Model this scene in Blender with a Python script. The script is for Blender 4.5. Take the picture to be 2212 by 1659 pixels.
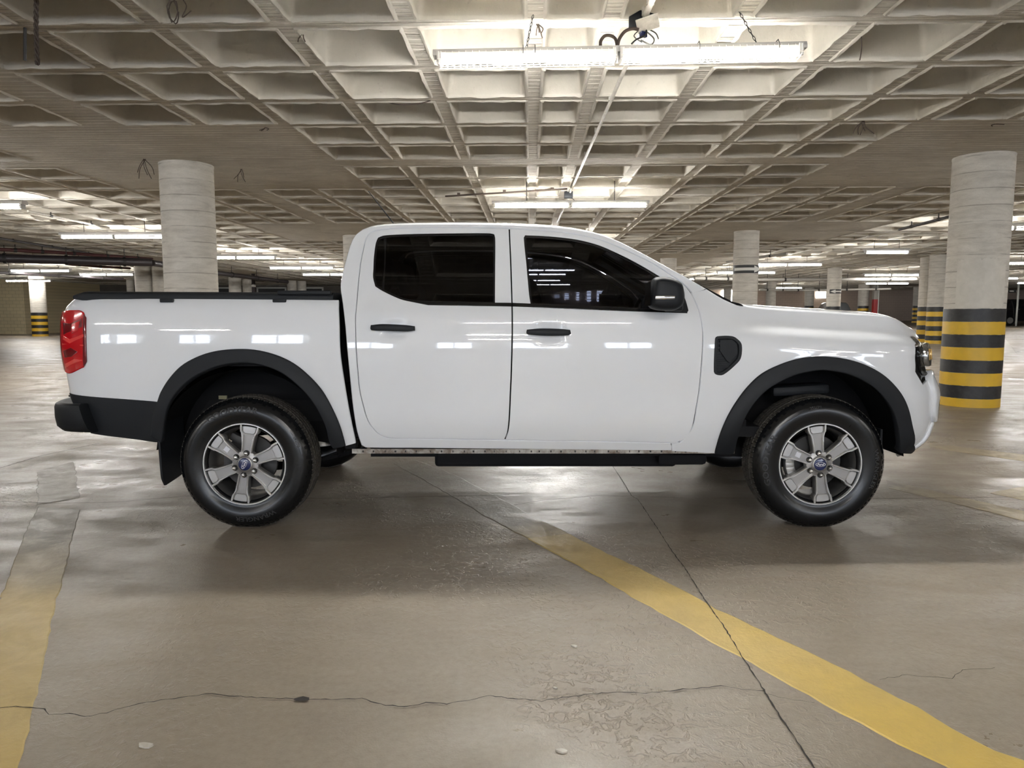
import bpy, bmesh, math, random
import numpy as np
from mathutils import Vector, Matrix
from mathutils.geometry import delaunay_2d_cdt

for o in list(bpy.data.objects):
    bpy.data.objects.remove(o, do_unlink=True)
SC = bpy.context.scene
COL = SC.collection
PI = math.pi
R_ = math.radians
rnd = random.Random(7)

# ------------------------------------------------------------------ camera, world, exposure
F = 1548.0                      # focal length in pixels of the 2212 px wide frame
PITCH = R_(5.6)                 # camera looks down a little
CAM = Vector((0.0, -4.0, 1.227))
cd = bpy.data.cameras.new('camera')
cd.sensor_width = 36.0
cd.lens = F / 2212.0 * 36.0
cd.clip_end = 300
cam = bpy.data.objects.new('camera', cd)
cam.location = CAM
cam.rotation_euler = (PI / 2 - PITCH, 0, 0)
COL.objects.link(cam)
SC.camera = cam

W = bpy.data.worlds.new('world')
SC.world = W
W.use_nodes = True
W.node_tree.nodes['Background'].inputs[0].default_value = (0.75, 0.85, 1.0, 1)
W.node_tree.nodes['Background'].inputs[1].default_value = 0.6

SC.view_settings.view_transform = 'Standard'
SC.view_settings.look = 'None'
SC.view_settings.gamma = 1.0
SC.view_settings.use_curve_mapping = False
SC.view_settings.exposure = 3.2
TUBE = 26.0                     # radiance of the fluorescent tubes
TUBE_COL = (1.0, 0.985, 0.95)
SC.cycles.use_denoising = True
SC.cycles.max_bounces = 7
SC.cycles.adaptive_threshold = 0.04
SC.cycles.diffuse_bounces = 4
SC.cycles.glossy_bounces = 3
SC.cycles.transparent_max_bounces = 10
SC.cycles.sample_clamp_indirect = 6.0
SC.cycles.caustics_reflective = False
SC.cycles.caustics_refractive = False

# ------------------------------------------------------------------ geometry of the place
GA = 0.0253                     # the garage grid is turned a little against the truck
HC = 3.273                      # ceiling soffit height
YC = 0.94                       # truck centre plane; the near tyre faces lie in y = 0

def G(u, v, z=0.0):
    """garage grid (u across, v away from the camera) to world"""
    return Vector((u * math.cos(GA) + v * math.sin(GA), -4.0 - u * math.sin(GA) + v * math.cos(GA), z))

def ray(px, py):
    a = (px - 1106.0) / F; b = (829.5 - py) / F
    return (a, math.cos(PITCH) + b * math.sin(PITCH), -math.sin(PITCH) + b * math.cos(PITCH))

def at_y(px, py, y):
    d = ray(px, py); t = (y - CAM.y) / d[1]
    return Vector((CAM.x + t * d[0], y, CAM.z + t * d[2]))

def at_z(px, py, z):
    d = ray(px, py); t = (z - CAM.z) / d[2]
    return Vector((CAM.x + t * d[0], CAM.y + t * d[1], z))

def project(p):
    x, y, z = p[0] - CAM.x, p[1] - CAM.y, p[2] - CAM.z
    zc = y * math.cos(PITCH) - z * math.sin(PITCH)
    yc = y * math.sin(PITCH) + z * math.cos(PITCH)
    return 1106 + F * x / zc, 829.5 - F * yc / zc

def sstep(a, b, x):
    t = np.clip((np.asarray(x, float) - a) / (b - a), 0, 1)
    return t * t * (3 - 2 * t)

def floor_z(x, y):
    """the deck climbs gently towards the far right"""
    d = y + 4.0
    return 0.012 * max(0.0, d - 11.0) * float(sstep(2.0, 9.0, x))

# ------------------------------------------------------------------ object helpers
def link(o, parent=None):
    COL.objects.link(o)
    if parent is not None:
        o.parent = parent
    return o

def tag(o, label=None, cat=None, group=None, kind=None):
    if label: o['label'] = label
    if cat: o['category'] = cat
    if group: o['group'] = group
    if kind: o['kind'] = kind
    return o

def empty(name, loc, parent=None, rz=0.0):
    o = bpy.data.objects.new(name, None)
    o.empty_display_size = 0.1
    o.location = loc
    o.rotation_euler = (0, 0, rz)
    return link(o, parent)

def world_loc(o):
    m = Vector((0, 0, 0))
    while o is not None:
        m += Vector(o.location); o = o.parent
    return m

def mesh_obj(name, verts, faces, mat, parent=None, smooth=False, origin=None, local=False, normals=None):
    """verts are world coordinates unless local; the object sits at the parent's origin (unrotated parents only)"""
    off = Vector((0, 0, 0))
    loc = Vector((0, 0, 0))
    if not local:
        pl = world_loc(parent) if parent is not None else Vector((0, 0, 0))
        og = Vector(origin) if origin is not None else (pl if parent is not None else Vector((0, 0, 0)))
        off = og; loc = og - pl
    me = bpy.data.meshes.new(name)
    me.from_pydata([(v[0] - off.x, v[1] - off.y, v[2] - off.z) for v in verts], [], [tuple(f) for f in faces])
    me.update()
    if smooth:
        me.polygons.foreach_set('use_smooth', [True] * len(me.polygons))
    if normals is not None:
        me.polygons.foreach_set('use_smooth', [True] * len(me.polygons))
        me.normals_split_custom_set_from_vertices([tuple(n) for n in normals])
    if mat is not None:
        for m in (mat if isinstance(mat, (list, tuple)) else [mat]):
            me.materials.append(m)
    o = bpy.data.objects.new(name, me)
    o.location = loc
    return link(o, parent)

def bm_obj(name, bm, mat, parent=None, smooth=False, angle=None, origin=None):
    bmesh.ops.recalc_face_normals(bm, faces=bm.faces)
    V = [v.co.copy() for v in bm.verts]
    bm.verts.index_update()
    Fc = [[v.index for v in f.verts] for f in bm.faces]
    o = mesh_obj(name, V, Fc, mat, parent, smooth, origin)
    bm.free()
    if angle is not None:
        sharp_by_angle(o.data, angle)
    return o

def sharp_by_angle(me, deg):
    bm = bmesh.new(); bm.from_mesh(me)
    for f in bm.faces: f.smooth = True
    for e in bm.edges:
        if len(e.link_faces) == 2 and e.calc_face_angle(0) > R_(deg):
            e.smooth = False
    bm.to_mesh(me); bm.free()

def add_box(bm, c, s, rot=None, bevel=0.0, seg=2):
    b2 = bmesh.new()
    bmesh.ops.create_cube(b2, size=1.0)
    for v in b2.verts:
        v.co = Vector((v.co.x * s[0], v.co.y * s[1], v.co.z * s[2]))
    if bevel > 0:
        bmesh.ops.bevel(b2, geom=b2.edges[:], offset=bevel, segments=seg, profile=0.5, affect='EDGES')
    M = Matrix.Translation(Vector(c)) @ (rot if rot is not None else Matrix.Identity(4))
    merge(bm, b2, M)

def merge(bm, b2, M=None):
    mp = {}
    for v in b2.verts:
        mp[v] = bm.verts.new(M @ v.co if M is not None else v.co)
    for f in b2.faces:
        try: bm.faces.new([mp[v] for v in f.verts])
        except ValueError: pass
    b2.free()

def add_tube(bm, pts, r, n=8, cap=True):
    pts = [Vector(p) for p in pts]
    rings = []
    prev = None
    for i, p in enumerate(pts):
        if i == 0: t = pts[1] - pts[0]
        elif i == len(pts) - 1: t = pts[-1] - pts[-2]
        else: t = (pts[i + 1] - pts[i]).normalized() + (pts[i] - pts[i - 1]).normalized()
        t.normalize()
        if prev is None:
            a = Vector((0, 0, 1)) if abs(t.z) < 0.9 else Vector((1, 0, 0))
            x = t.cross(a).normalized()
        else:
            x = (prev - t * prev.dot(t)).normalized()
        prev = x
        y = t.cross(x)
        rr = r[i] if isinstance(r, (list, tuple)) else r
        rings.append([bm.verts.new(p + (x * math.cos(2 * PI * k / n) + y * math.sin(2 * PI * k / n)) * rr) for k in range(n)])
    for a, b in zip(rings[:-1], rings[1:]):
        for k in range(n):
            bm.faces.new((a[k], a[(k + 1) % n], b[(k + 1) % n], b[k]))
    if cap:
        bm.faces.new(rings[0][::-1]); bm.faces.new(rings[-1])

def tube_obj(name, pts, r, mat, parent=None, n=8):
    bm = bmesh.new(); add_tube(bm, pts, r, n)
    return bm_obj(name, bm, mat, parent, smooth=True, angle=50)

def box_obj(name, c, s, mat, parent=None, bevel=0.0, rot=None):
    bm = bmesh.new(); add_box(bm, c, s, rot, bevel)
    return bm_obj(name, bm, mat, parent, smooth=bevel > 0, angle=40 if bevel > 0 else None)

def copy_tree(o, parent=None):
    c = o.copy(); COL.objects.link(c)
    c.parent = parent
    for k in list(o.children):
        copy_tree(k, c)
    return c

# ------------------------------------------------------------------ materials
def mat(name, col, rough=0.5, metal=0.0, coat=0.0, spec=0.5, emit=None, estr=0.0):
    m = bpy.data.materials.new(name); m.use_nodes = True
    b = m.node_tree.nodes['Principled BSDF']
    b.inputs['Base Color'].default_value = (*col, 1)
    b.inputs['Roughness'].default_value = rough
    b.inputs['Metallic'].default_value = metal
    b.inputs['Coat Weight'].default_value = coat
    b.inputs['Coat Roughness'].default_value = 0.03
    b.inputs['Specular IOR Level'].default_value = spec
    if emit:
        b.inputs['Emission Color'].default_value = (*emit, 1)
        b.inputs['Emission Strength'].default_value = estr
    return m

class NT:
    """small helper for building node trees"""
    def __init__(self, m):
        self.t = m.node_tree; self.n = self.t.nodes; self.l = self.t.links
        self.b = self.n['Principled BSDF']
    def coord(self, out='Object', scale=None):
        c = self.n.new('ShaderNodeTexCoord').outputs[out]
        if scale is not None:
            mp = self.n.new('ShaderNodeMapping'); self.l.new(c, mp.inputs[0])
            mp.inputs['Scale'].default_value = scale
            return mp.outputs[0]
        return c
    def noise(self, vec, scale, detail=4, rough=0.55, dist=0.0):
        t = self.n.new('ShaderNodeTexNoise'); self.l.new(vec, t.inputs['Vector'])
        t.inputs['Scale'].default_value = scale; t.inputs['Detail'].default_value = detail
        t.inputs['Roughness'].default_value = rough; t.inputs['Distortion'].default_value = dist
        return t.outputs['Fac']
    def ramp(self, fac, stops):
        r = self.n.new('ShaderNodeValToRGB'); self.l.new(fac, r.inputs[0])
        e = r.color_ramp.elements
        while len(e) < len(stops): e.new(0.5)
        for k, (p, c) in enumerate(stops):
            e[k].position = p
            e[k].color = (c, c, c, 1) if isinstance(c, (int, float)) else (*c, 1)
        return r.outputs[0]
    def mix(self, fac, a, b, mode='MIX'):
        x = self.n.new('ShaderNodeMix'); x.data_type = 'RGBA'; x.blend_type = mode
        for s, v in ((0, fac), (6, a), (7, b)):
            if isinstance(v, (int, float)): x.inputs[s].default_value = v
            elif isinstance(v, tuple): x.inputs[s].default_value = (*v, 1)
            else: self.l.new(v, x.inputs[s])
        return x.outputs[2]
    def math(self, op, a, b=None, clamp=False):
        x = self.n.new('ShaderNodeMath'); x.operation = op; x.use_clamp = clamp
        for s, v in ((0, a), (1, b)):
            if v is None: continue
            if isinstance(v, (int, float)): x.inputs[s].default_value = v
            else: self.l.new(v, x.inputs[s])
        return x.outputs[0]
    def bump(self, h, strength=0.3, dist=0.01):
        x = self.n.new('ShaderNodeBump'); self.l.new(h, x.inputs['Height'])
        x.inputs['Strength'].default_value = strength; x.inputs['Distance'].default_value = dist
        self.l.new(x.outputs[0], self.b.inputs['Normal'])
    def set(self, sock, v):
        self.l.new(v, self.b.inputs[sock])

def m_floor():
    m = mat('floor_concrete', (0.300, 0.255, 0.206), 0.45)
    t = NT(m); c = t.coord()
    big = t.noise(c, 0.35, 5, 0.6, 0.4)
    mid = t.noise(c, 2.2, 6, 0.65, 0.3)
    fine = t.noise(c, 38.0, 5, 0.7)
    grit = t.noise(c, 150.0, 2, 0.6)
    st = t.noise(t.coord('Object', (0.9, 2.6, 1.0)), 1.2, 6, 0.62, 0.8)
    base = t.ramp(big, [(0.3, (0.225, 0.184, 0.142)), (0.55, (0.265, 0.222, 0.172)), (0.75, (0.305, 0.260, 0.206))])
    base = t.mix(t.math('MULTIPLY', t.ramp(mid, [(0.35, 0.0), (0.7, 1.0)]), 0.35), base, (0.330, 0.279, 0.215))
    base = t.mix(t.math('MULTIPLY', t.ramp(st, [(0.45, 0.0), (0.75, 1.0)]), 0.35), base, (0.215, 0.175, 0.142))
    base = t.mix(0.35, base, t.ramp(fine, [(0.3, (0.170, 0.142, 0.112)), (0.5, (0.260, 0.222, 0.172)), (0.72, (0.340, 0.293, 0.232))]))
    t.set('Base Color', base)
    rr = t.ramp(t.math('ADD', t.math('MULTIPLY', st, 0.55), t.math('MULTIPLY', mid, 0.45)), [(0.36, 0.24), (0.5, 0.42), (0.66, 0.66)])
    t.set('Roughness', rr)
    t.b.inputs['Specular IOR Level'].default_value = 0.42
    patch = t.ramp(t.noise(c, 0.8, 3, 0.6), [(0.5, 0.15), (0.66, 1.0)])
    h = t.math('ADD', t.math('MULTIPLY', t.math('MULTIPLY', fine, patch), 0.6), t.math('MULTIPLY', grit, 0.12))
    chip = t.ramp(t.noise(c, 22.0, 4, 0.6, 0.8), [(0.52, 0.0), (0.6, 1.0)])
    area = t.ramp(t.noise(c, 0.55, 3, 0.6), [(0.46, 0.0), (0.62, 1.0)])
    h = t.math('ADD', h, t.math('MULTIPLY', t.math('MULTIPLY', chip, area), 0.55))
    h = t.math('ADD', h, t.math('MULTIPLY', mid, 0.5))
    t.bump(h, 0.5, 0.014)
    return m

def m_ceiling():
    m = mat('ceiling_limewash', (0.580, 0.534, 0.452), 0.85, spec=0.2)
    t = NT(m); c = t.coord()
    n1 = t.noise(c, 1.3, 6, 0.62, 0.3); n2 = t.noise(c, 11.0, 6, 0.7, 0.4)
    col = t.ramp(n1, [(0.3, (0.464, 0.423, 0.360)), (0.6, (0.580, 0.539, 0.464)), (0.8, (0.650, 0.609, 0.528))])
    col = t.mix(t.math('MULTIPLY', t.ramp(n2, [(0.55, 0.0), (0.75, 1.0)]), 0.4), col, (0.719, 0.679, 0.592))
    col = t.mix(t.math('MULTIPLY', t.ramp(t.noise(c, 4.5, 6, 0.7), [(0.6, 0.0), (0.78, 1.0)]), 0.45), col, (0.23, 0.205, 0.175))
    t.set('Base Color', col)
    # board marks run across the soffit
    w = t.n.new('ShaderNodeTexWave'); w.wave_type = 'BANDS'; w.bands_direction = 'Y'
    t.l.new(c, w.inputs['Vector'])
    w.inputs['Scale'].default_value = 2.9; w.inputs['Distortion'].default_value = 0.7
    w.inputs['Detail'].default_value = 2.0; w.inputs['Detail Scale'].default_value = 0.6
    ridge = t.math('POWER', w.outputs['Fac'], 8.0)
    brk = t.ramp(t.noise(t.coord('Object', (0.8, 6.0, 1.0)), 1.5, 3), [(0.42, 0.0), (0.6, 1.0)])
    lit_dash = t.math('MULTIPLY', t.math('POWER', w.outputs['Fac'], 30.0), t.ramp(t.noise(t.coord('Object', (1.6, 7.0, 1.0)), 1.3, 5, 0.7), [(0.48, 0.0), (0.56, 1.0)]))
    col = t.mix(lit_dash, col, (0.860, 0.820, 0.760))  # pale dashes put grazing light on the board ridges into the colour
    groove = t.math('POWER', t.math('SUBTRACT', 1.0, w.outputs['Fac']), 14.0)
    col = t.mix(t.math('MULTIPLY', groove, 0.55), col, (0.26, 0.235, 0.2))
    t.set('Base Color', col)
    h = t.math('ADD', t.math('MULTIPLY', t.math('MULTIPLY', ridge, brk), 1.0), t.math('MULTIPLY', n2, 0.55))
    t.bump(h, 0.9, 0.03)
    return m

def m_coffer():
    m = mat('coffer_limewash', (0.638, 0.592, 0.510), 0.8, spec=0.25)
    t = NT(m); c = t.coord()
    oi = t.n.new('ShaderNodeObjectInfo')
    n1 = t.noise(c, 2.2, 6, 0.6, 0.3)
    n2 = t.noise(c, 16.0, 5, 0.7)
    col = t.ramp(n1, [(0.3, (0.510, 0.476, 0.406)), (0.55, (0.615, 0.574, 0.499)), (0.8, (0.673, 0.632, 0.551))])
    col = t.mix(t.math('MULTIPLY', t.ramp(n2, [(0.62, 0.0), (0.76, 1.0)]), 0.35), col, (0.25, 0.225, 0.19))
    v = t.math('ADD', t.math('MULTIPLY', oi.outputs['Random'], 0.24), 0.8)
    hs = t.n.new('ShaderNodeHueSaturation'); t.l.new(col, hs.inputs['Color']); t.l.new(v, hs.inputs['Value'])
    t.set('Base Color', hs.outputs[0])
    t.bump(t.math('ADD', n2, t.math('MULTIPLY', n1, 1.5)), 0.3, 0.012)
    return m

def m_column():
    m = mat('column_concrete', (0.5, 0.48, 0.44), 0.75, spec=0.3)
    t = NT(m); c = t.coord('Object', (1.0, 1.0, 5.0))
    n1 = t.noise(c, 2.6, 7, 0.68, 0.5); n2 = t.noise(t.coord(), 1.3, 4, 0.6)
    fine = t.noise(t.coord('Object', (1, 1, 3.0)), 26.0, 4, 0.7, 0.4)
    col = t.ramp(n1, [(0.3, (0.44, 0.41, 0.36)), (0.5, (0.6, 0.565, 0.505)), (0.75, (0.72, 0.685, 0.62))])
    col = t.mix(t.math('MULTIPLY', n2, 0.4), col, (0.68, 0.65, 0.59))
    w = t.n.new('ShaderNodeTexWave'); w.wave_type = 'BANDS'; w.bands_direction = 'Z'
    t.l.new(t.coord(), w.inputs['Vector'])
    w.inputs['Scale'].default_value = 1.5; w.inputs['Distortion'].default_value = 0.5; w.inputs['Detail'].default_value = 3.0; w.inputs['Detail Scale'].default_value = 1.2
    line = t.math('MULTIPLY', t.math('POWER', w.outputs['Fac'], 120.0), t.ramp(n2, [(0.42, 0.0), (0.55, 1.0)]))
    crk = t.ramp(t.noise(t.coord('Object', (2.0, 2.0, 9.0)), 3.0, 6, 0.7, 1.5), [(0.485, 0.0), (0.5, 1.0), (0.515, 0.0)])
    col = t.mix(t.math('MULTIPLY', line, 0.7), col, (0.2, 0.18, 0.15))
    col = t.mix(t.math('MULTIPLY', crk, 0.28), col, (0.25, 0.225, 0.19))
    t.set('Base Color', col)
    t.bump(t.math('ADD', n1, fine), 0.4, 0.012)
    return m

def m_paint(name, col, worn=(0.28, 0.25, 0.21), amount=0.25, rough=0.45, scale=9.0, alpha_lo=None):
    m = mat(name, col, rough)
    t = NT(m); c = t.coord()
    n = t.noise(c, scale, 7, 0.7, 0.4); n2 = t.noise(c, 2.0, 4)
    w = t.ramp(t.math('ADD', t.math('MULTIPLY', n, 0.7), t.math('MULTIPLY', n2, 0.3)), [(0.5 - amount * 0.3, 0.0), (0.72 - amount * 0.25, 1.0)])
    t.set('Base Color', t.mix(t.math('MULTIPLY', w, min(1.0, amount * 2.2)), col, worn))
    t.bump(n, 0.25, 0.004)
    return m

def m_brick(name, c1, c2, mortar, scale=1.0):
    m = mat(name, c1, 0.85, spec=0.2)
    t = NT(m)
    b = t.n.new('ShaderNodeTexBrick'); t.l.new(t.coord(), b.inputs['Vector'])
    b.inputs['Color1'].default_value = (*c1, 1); b.inputs['Color2'].default_value = (*c2, 1)
    b.inputs['Mortar'].default_value = (*mortar, 1); b.inputs['Scale'].default_value = scale
    b.inputs['Mortar Size'].default_value = 0.012
    b.inputs['Brick Width'].default_value = 0.4; b.inputs['Row Height'].default_value = 0.2
    n = t.noise(t.coord(), 0.8, 5)
    t.set('Base Color', t.mix(t.math('MULTIPLY', n, 0.5), b.outputs[0], tuple(x * 0.7 for x in c1)))
    return m

M = {}
M['floor'] = m_floor()
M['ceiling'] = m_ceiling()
M['coffer'] = m_coffer()
M['column'] = m_column()
M['column_repaint'] = m_paint('column_repaint', (0.70, 0.665, 0.60), (0.58, 0.55, 0.49), 0.5, 0.6, 5)
M['yellow_band'] = m_paint('yellow_band', (0.74, 0.46, 0.035), (0.5, 0.34, 0.06), 0.18, 0.4, 7)
M['black_band'] = m_paint('black_band', (0.018, 0.018, 0.02), (0.1, 0.1, 0.1), 0.15, 0.45, 7)
def m_stripe():
    """yellow road paint; the mesh attribute 'wear' (0 fresh, 1 gone) says how much has been scraped off"""
    m = mat('yellow_floor_paint', (0.5, 0.36, 0.09), 0.5)
    t = NT(m); c = t.coord()
    at = t.n.new('ShaderNodeAttribute'); at.attribute_name = 'wear'
    n = t.noise(c, 7.0, 7, 0.7, 0.5); n2 = t.noise(c, 1.7, 3)
    f = t.math('ADD', t.math('MULTIPLY', at.outputs['Fac'], 1.5), t.math('MULTIPLY', t.math('ADD', t.math('MULTIPLY', n, 0.65), t.math('MULTIPLY', n2, 0.35)), 0.9))
    w = t.ramp(f, [(0.5, 0.0), (1.0, 1.0)]) if False else t.math('MULTIPLY', t.math('SUBTRACT', f, 0.5), 1.05, True)
    paint = t.mix(t.ramp(n2, [(0.3, 0.0), (0.7, 1.0)]), (0.55, 0.375, 0.065), (0.61, 0.43, 0.095))
    t.set('Base Color', t.mix(w, paint, (0.245, 0.212, 0.168)))
    t.set('Roughness', t.ramp(n, [(0.35, 0.36), (0.65, 0.6)]))
    t.bump(t.math('ADD', n, t.noise(c, 40.0, 4, .7)), 0.35, 0.006)
    return m
M['stripe'] = m_stripe()
M['stripe_plain'] = m_paint('yellow_floor_paint', (0.56, 0.395, 0.085), (0.33, 0.265, 0.15), 0.3, 0.5, 6)
M['stripe_worn'] = m_paint('worn_floor_paint', (0.29, 0.235, 0.10), (0.235, 0.2, 0.15), 0.5, 0.5, 3)
M['stripe_faded'] = m_paint('faded_floor_paint', (0.25, 0.215, 0.15), (0.235, 0.205, 0.165), 0.45, 0.5, 3)
M['white_mark'] = m_paint('white_floor_paint', (0.6, 0.58, 0.52), (0.35, 0.32, 0.28), 0.3, 0.5, 4)
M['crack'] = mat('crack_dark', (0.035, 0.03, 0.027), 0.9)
M['brick_yellow'] = m_brick('brick_yellow', (0.78, 0.66, 0.42), (0.72, 0.61, 0.39), (0.5, 0.42, 0.27))
M['brick_pink'] = m_brick('brick_pink', (0.64, 0.53, 0.46), (0.61, 0.51, 0.44), (0.52, 0.43, 0.37))
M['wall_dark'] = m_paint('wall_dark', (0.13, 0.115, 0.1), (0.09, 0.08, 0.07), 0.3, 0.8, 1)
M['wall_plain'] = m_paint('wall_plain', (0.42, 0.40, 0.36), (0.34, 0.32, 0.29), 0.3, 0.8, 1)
M['tube'] = mat('tube_glow', (1, 1, 1), 0.5, emit=TUBE_COL, estr=TUBE)
M['lamp_white'] = mat('lamp_housing', (0.45, 0.44, 0.42), 0.4)
M['lamp_clear'] = mat('lamp_wire', (0.75, 0.73, 0.66), 0.35)
M['steel_dark'] = mat('dark_steel', (0.03, 0.028, 0.026), 0.5, 0.3)
M['rust'] = mat('rusty_steel', (0.07, 0.05, 0.038), 0.8)
M['conduit'] = m_paint('conduit_paint', (0.55, 0.52, 0.46), (0.2, 0.17, 0.14), 0.25, 0.5, 12)
M['pipe_dark'] = mat('dark_pipe', (0.035, 0.028, 0.03), 0.45)
M['pipe_red'] = mat('red_pipe', (0.07, 0.018, 0.018), 0.5)
M['pipe_grey'] = mat('grey_pipe', (0.4, 0.38, 0.35), 0.5)
M['sign_black'] = mat('sign_black', (0.03, 0.03, 0.03), 0.5)
M['sign_white'] = mat('sign_white', (0.72, 0.72, 0.68), 0.5)
M['red_paint'] = mat('red_paint', (0.42, 0.025, 0.03), 0.4)
M['yellow_plain'] = mat('yellow_plain', (0.7, 0.5, 0.05), 0.5)
# truck
M['white'] = mat('white_car_paint', (0.79, 0.81, 0.84), 0.45, coat=1.0, spec=0.5)
M['black_plastic'] = mat('black_plastic', (0.0105, 0.012, 0.0145), 0.55, spec=0.3)
M['black_gloss'] = mat('black_gloss', (0.008, 0.008, 0.009), 0.12)
M['under'] = mat('underbody_black', (0.006, 0.006, 0.007), 0.75, spec=0.3)
M['liner'] = mat('liner_black', (0.007, 0.007, 0.008), 0.85, spec=0.2)
M['rubber'] = mat('tyre_rubber', (0.0055, 0.006, 0.0068), 0.25, spec=0.5)
M['tread'] = mat('tread_rubber', (0.085, 0.078, 0.068), 0.75, spec=0.3)
M['letter'] = mat('sidewall_lettering', (0.022, 0.022, 0.023), 0.5)
M['alloy'] = mat('alloy_silver', (0.74, 0.73, 0.72), 0.34, 0.75)
M['alloy_dark'] = mat('alloy_grey', (0.36, 0.35, 0.34), 0.4, 0.75)
M['alloy_barrel'] = mat('alloy_barrel', (0.22, 0.215, 0.21), 0.4, 0.8)
M['alloy_face'] = mat('alloy_face', (0.5, 0.495, 0.49), 0.36, 0.8)
M['chrome'] = mat('chrome', (0.8, 0.8, 0.8), 0.12, 1.0)
M['brake'] = mat('brake_disc', (0.06, 0.058, 0.056), 0.5, 0.6)
M['caliper'] = mat('caliper', (0.45, 0.44, 0.42), 0.4, 0.6)
M['emblem_blue'] = mat('emblem_blue', (0.012, 0.02, 0.09), 0.25, coat=0.6)
M['emblem_white'] = mat('emblem_white', (0.75, 0.76, 0.8), 0.3, 0.3)
M['red_lens'] = mat('red_lens', (0.55, 0.006, 0.012), 0.12, coat=1.0)
M['red_dark'] = mat('red_lens_dark', (0.16, 0.004, 0.008), 0.15, coat=1.0)
M['red_light'] = mat('red_lens_light', (0.8, 0.07, 0.06), 0.1, coat=1.0)
M['lamp_black'] = mat('headlamp_black', (0.012, 0.012, 0.013), 0.15, coat=0.6)
M['lamp_bezel'] = mat('headlamp_bezel', (0.22, 0.215, 0.2), 0.12, 0.7, coat=1.0)
M['lamp_amber'] = mat('headlamp_amber', (0.8, 0.5, 0.16), 0.2, 0.3, coat=1.0)
M['sill_raw'] = m_paint('sill_seam', (0.6, 0.59, 0.55), (0.16, 0.12, 0.09), 0.5, 0.6, 14)
M['seat'] = mat('seat_cloth', (0.02, 0.02, 0.022), 0.9)

def m_glass(name, tr):
    m = bpy.data.materials.new(name); m.use_nodes = True
    t = m.node_tree; t.nodes.clear()
    out = t.nodes.new('ShaderNodeOutputMaterial')
    tb = t.nodes.new('ShaderNodeBsdfTransparent'); tb.inputs[0].default_value = (*tr, 1)
    gl = t.nodes.new('ShaderNodeBsdfGlossy'); gl.inputs['Roughness'].default_value = 0.01
    gl.inputs[0].default_value = (1, 1, 1, 1)
    fr = t.nodes.new('ShaderNodeFresnel'); fr.inputs[0].default_value = 1.45
    mx = t.nodes.new('ShaderNodeMixShader')
    t.links.new(fr.outputs[0], mx.inputs[0]); t.links.new(tb.outputs[0], mx.inputs[1]); t.links.new(gl.outputs[0], mx.inputs[2])
    t.links.new(mx.outputs[0], out.inputs[0])
    return m
M['lamp_lens'] = m_glass('headlamp_clear', (0.8, 0.8, 0.78))
M['glass'] = m_glass('tinted_glass', (0.10, 0.105, 0.12))
M['glass_rear'] = m_glass('tinted_glass_rear', (0.045, 0.045, 0.05))
M['glass_front'] = m_glass('windscreen_glass', (0.5, 0.53, 0.52))


# ================================================================== SETTING
# ------------------------------------------------------------------ floor
def build_floor():
    us = [-47, -38, -30, -22, -15, -9, -4] + [0, 2] + list(np.arange(3, 12, 1.0)) + [14, 18, 24, 32, 42, 52]
    vs = [-24, -14, -6, 0, 5, 9, 11, 13, 16, 20, 25, 31, 38, 46, 55, 66]
    V = []; Fc = []
    for v in vs:
        for u in us:
            p = G(u, v); p.z = floor_z(p.x, p.y); V.append(p)
    n = len(us)
    for j in range(len(vs) - 1):
        for i in range(n - 1):
            Fc.append((j * n + i, j * n + i + 1, (j + 1) * n + i + 1, (j + 1) * n + i))
    o = mesh_obj('floor', V, Fc, M['floor'], smooth=True)
    return tag(o, 'polished brown grey concrete parking deck', kind='structure')
floor = build_floor()

def resample(pts, step):
    out = [Vector(pts[0])]
    for a, b in zip(pts[:-1], pts[1:]):
        a = Vector(a); b = Vector(b); n = max(1, int((b - a).length / step))
        for k in range(1, n + 1): out.append(a.lerp(b, k / n))
    return out

def floor_strip(name, left, right, m, z=0.003, rough=0.006, label=None, wear=(0.1, 0.1)):
    """a coat of paint on the deck between two edges (image points dropped on the floor), with a raised ragged rim"""
    L = [at_z(*p, 0.0) for p in left]; Rr = [at_z(*p, 0.0) for p in right]
    def even(P, n):
        d = [0]
        for a, b in zip(P[:-1], P[1:]): d.append(d[-1] + (b - a).length)
        out = []
        for k in range(n + 1):
            t = d[-1] * k / n; i = 0
            while i < len(d) - 2 and d[i + 1] < t: i += 1
            f = (t - d[i]) / max(1e-9, d[i + 1] - d[i]); out.append(P[i].lerp(P[i + 1], f))
        return out
    n = max(3, int((L[-1] - L[0]).length / 0.06)); n = min(n, 90)
    L = even(L, n); Rr = even(Rr, n)
    V = []; Fc = []
    for a, b in zip(L, Rr):
        w = (b - a).normalized()
        ja = rnd.uniform(-rough, rough); jb = rnd.uniform(-rough, rough)
        zz = floor_z(a.x, a.y)
        V += [a + w * ja + Vector((0, 0, zz + 0.0005)), a + w * (ja + 0.006) + Vector((0, 0, zz + z)),
              b + w * (jb - 0.006) + Vector((0, 0, zz + z)), b + w * jb + Vector((0, 0, zz + 0.0005))]
    for i in range(n):
        for k in range(3):
            Fc.append((i * 4 + k, i * 4 + k + 1, i * 4 + k + 5, i * 4 + k + 4))
    o = mesh_obj(name, V, Fc, m, floor)
    at = o.data.attributes.new('wear', 'FLOAT', 'POINT')
    at.data.foreach_set('value', [wear[0] + (wear[1] - wear[0]) * (i // 4) / n for i in range(len(V))])
    if label: o['label'] = label
    return o

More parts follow.
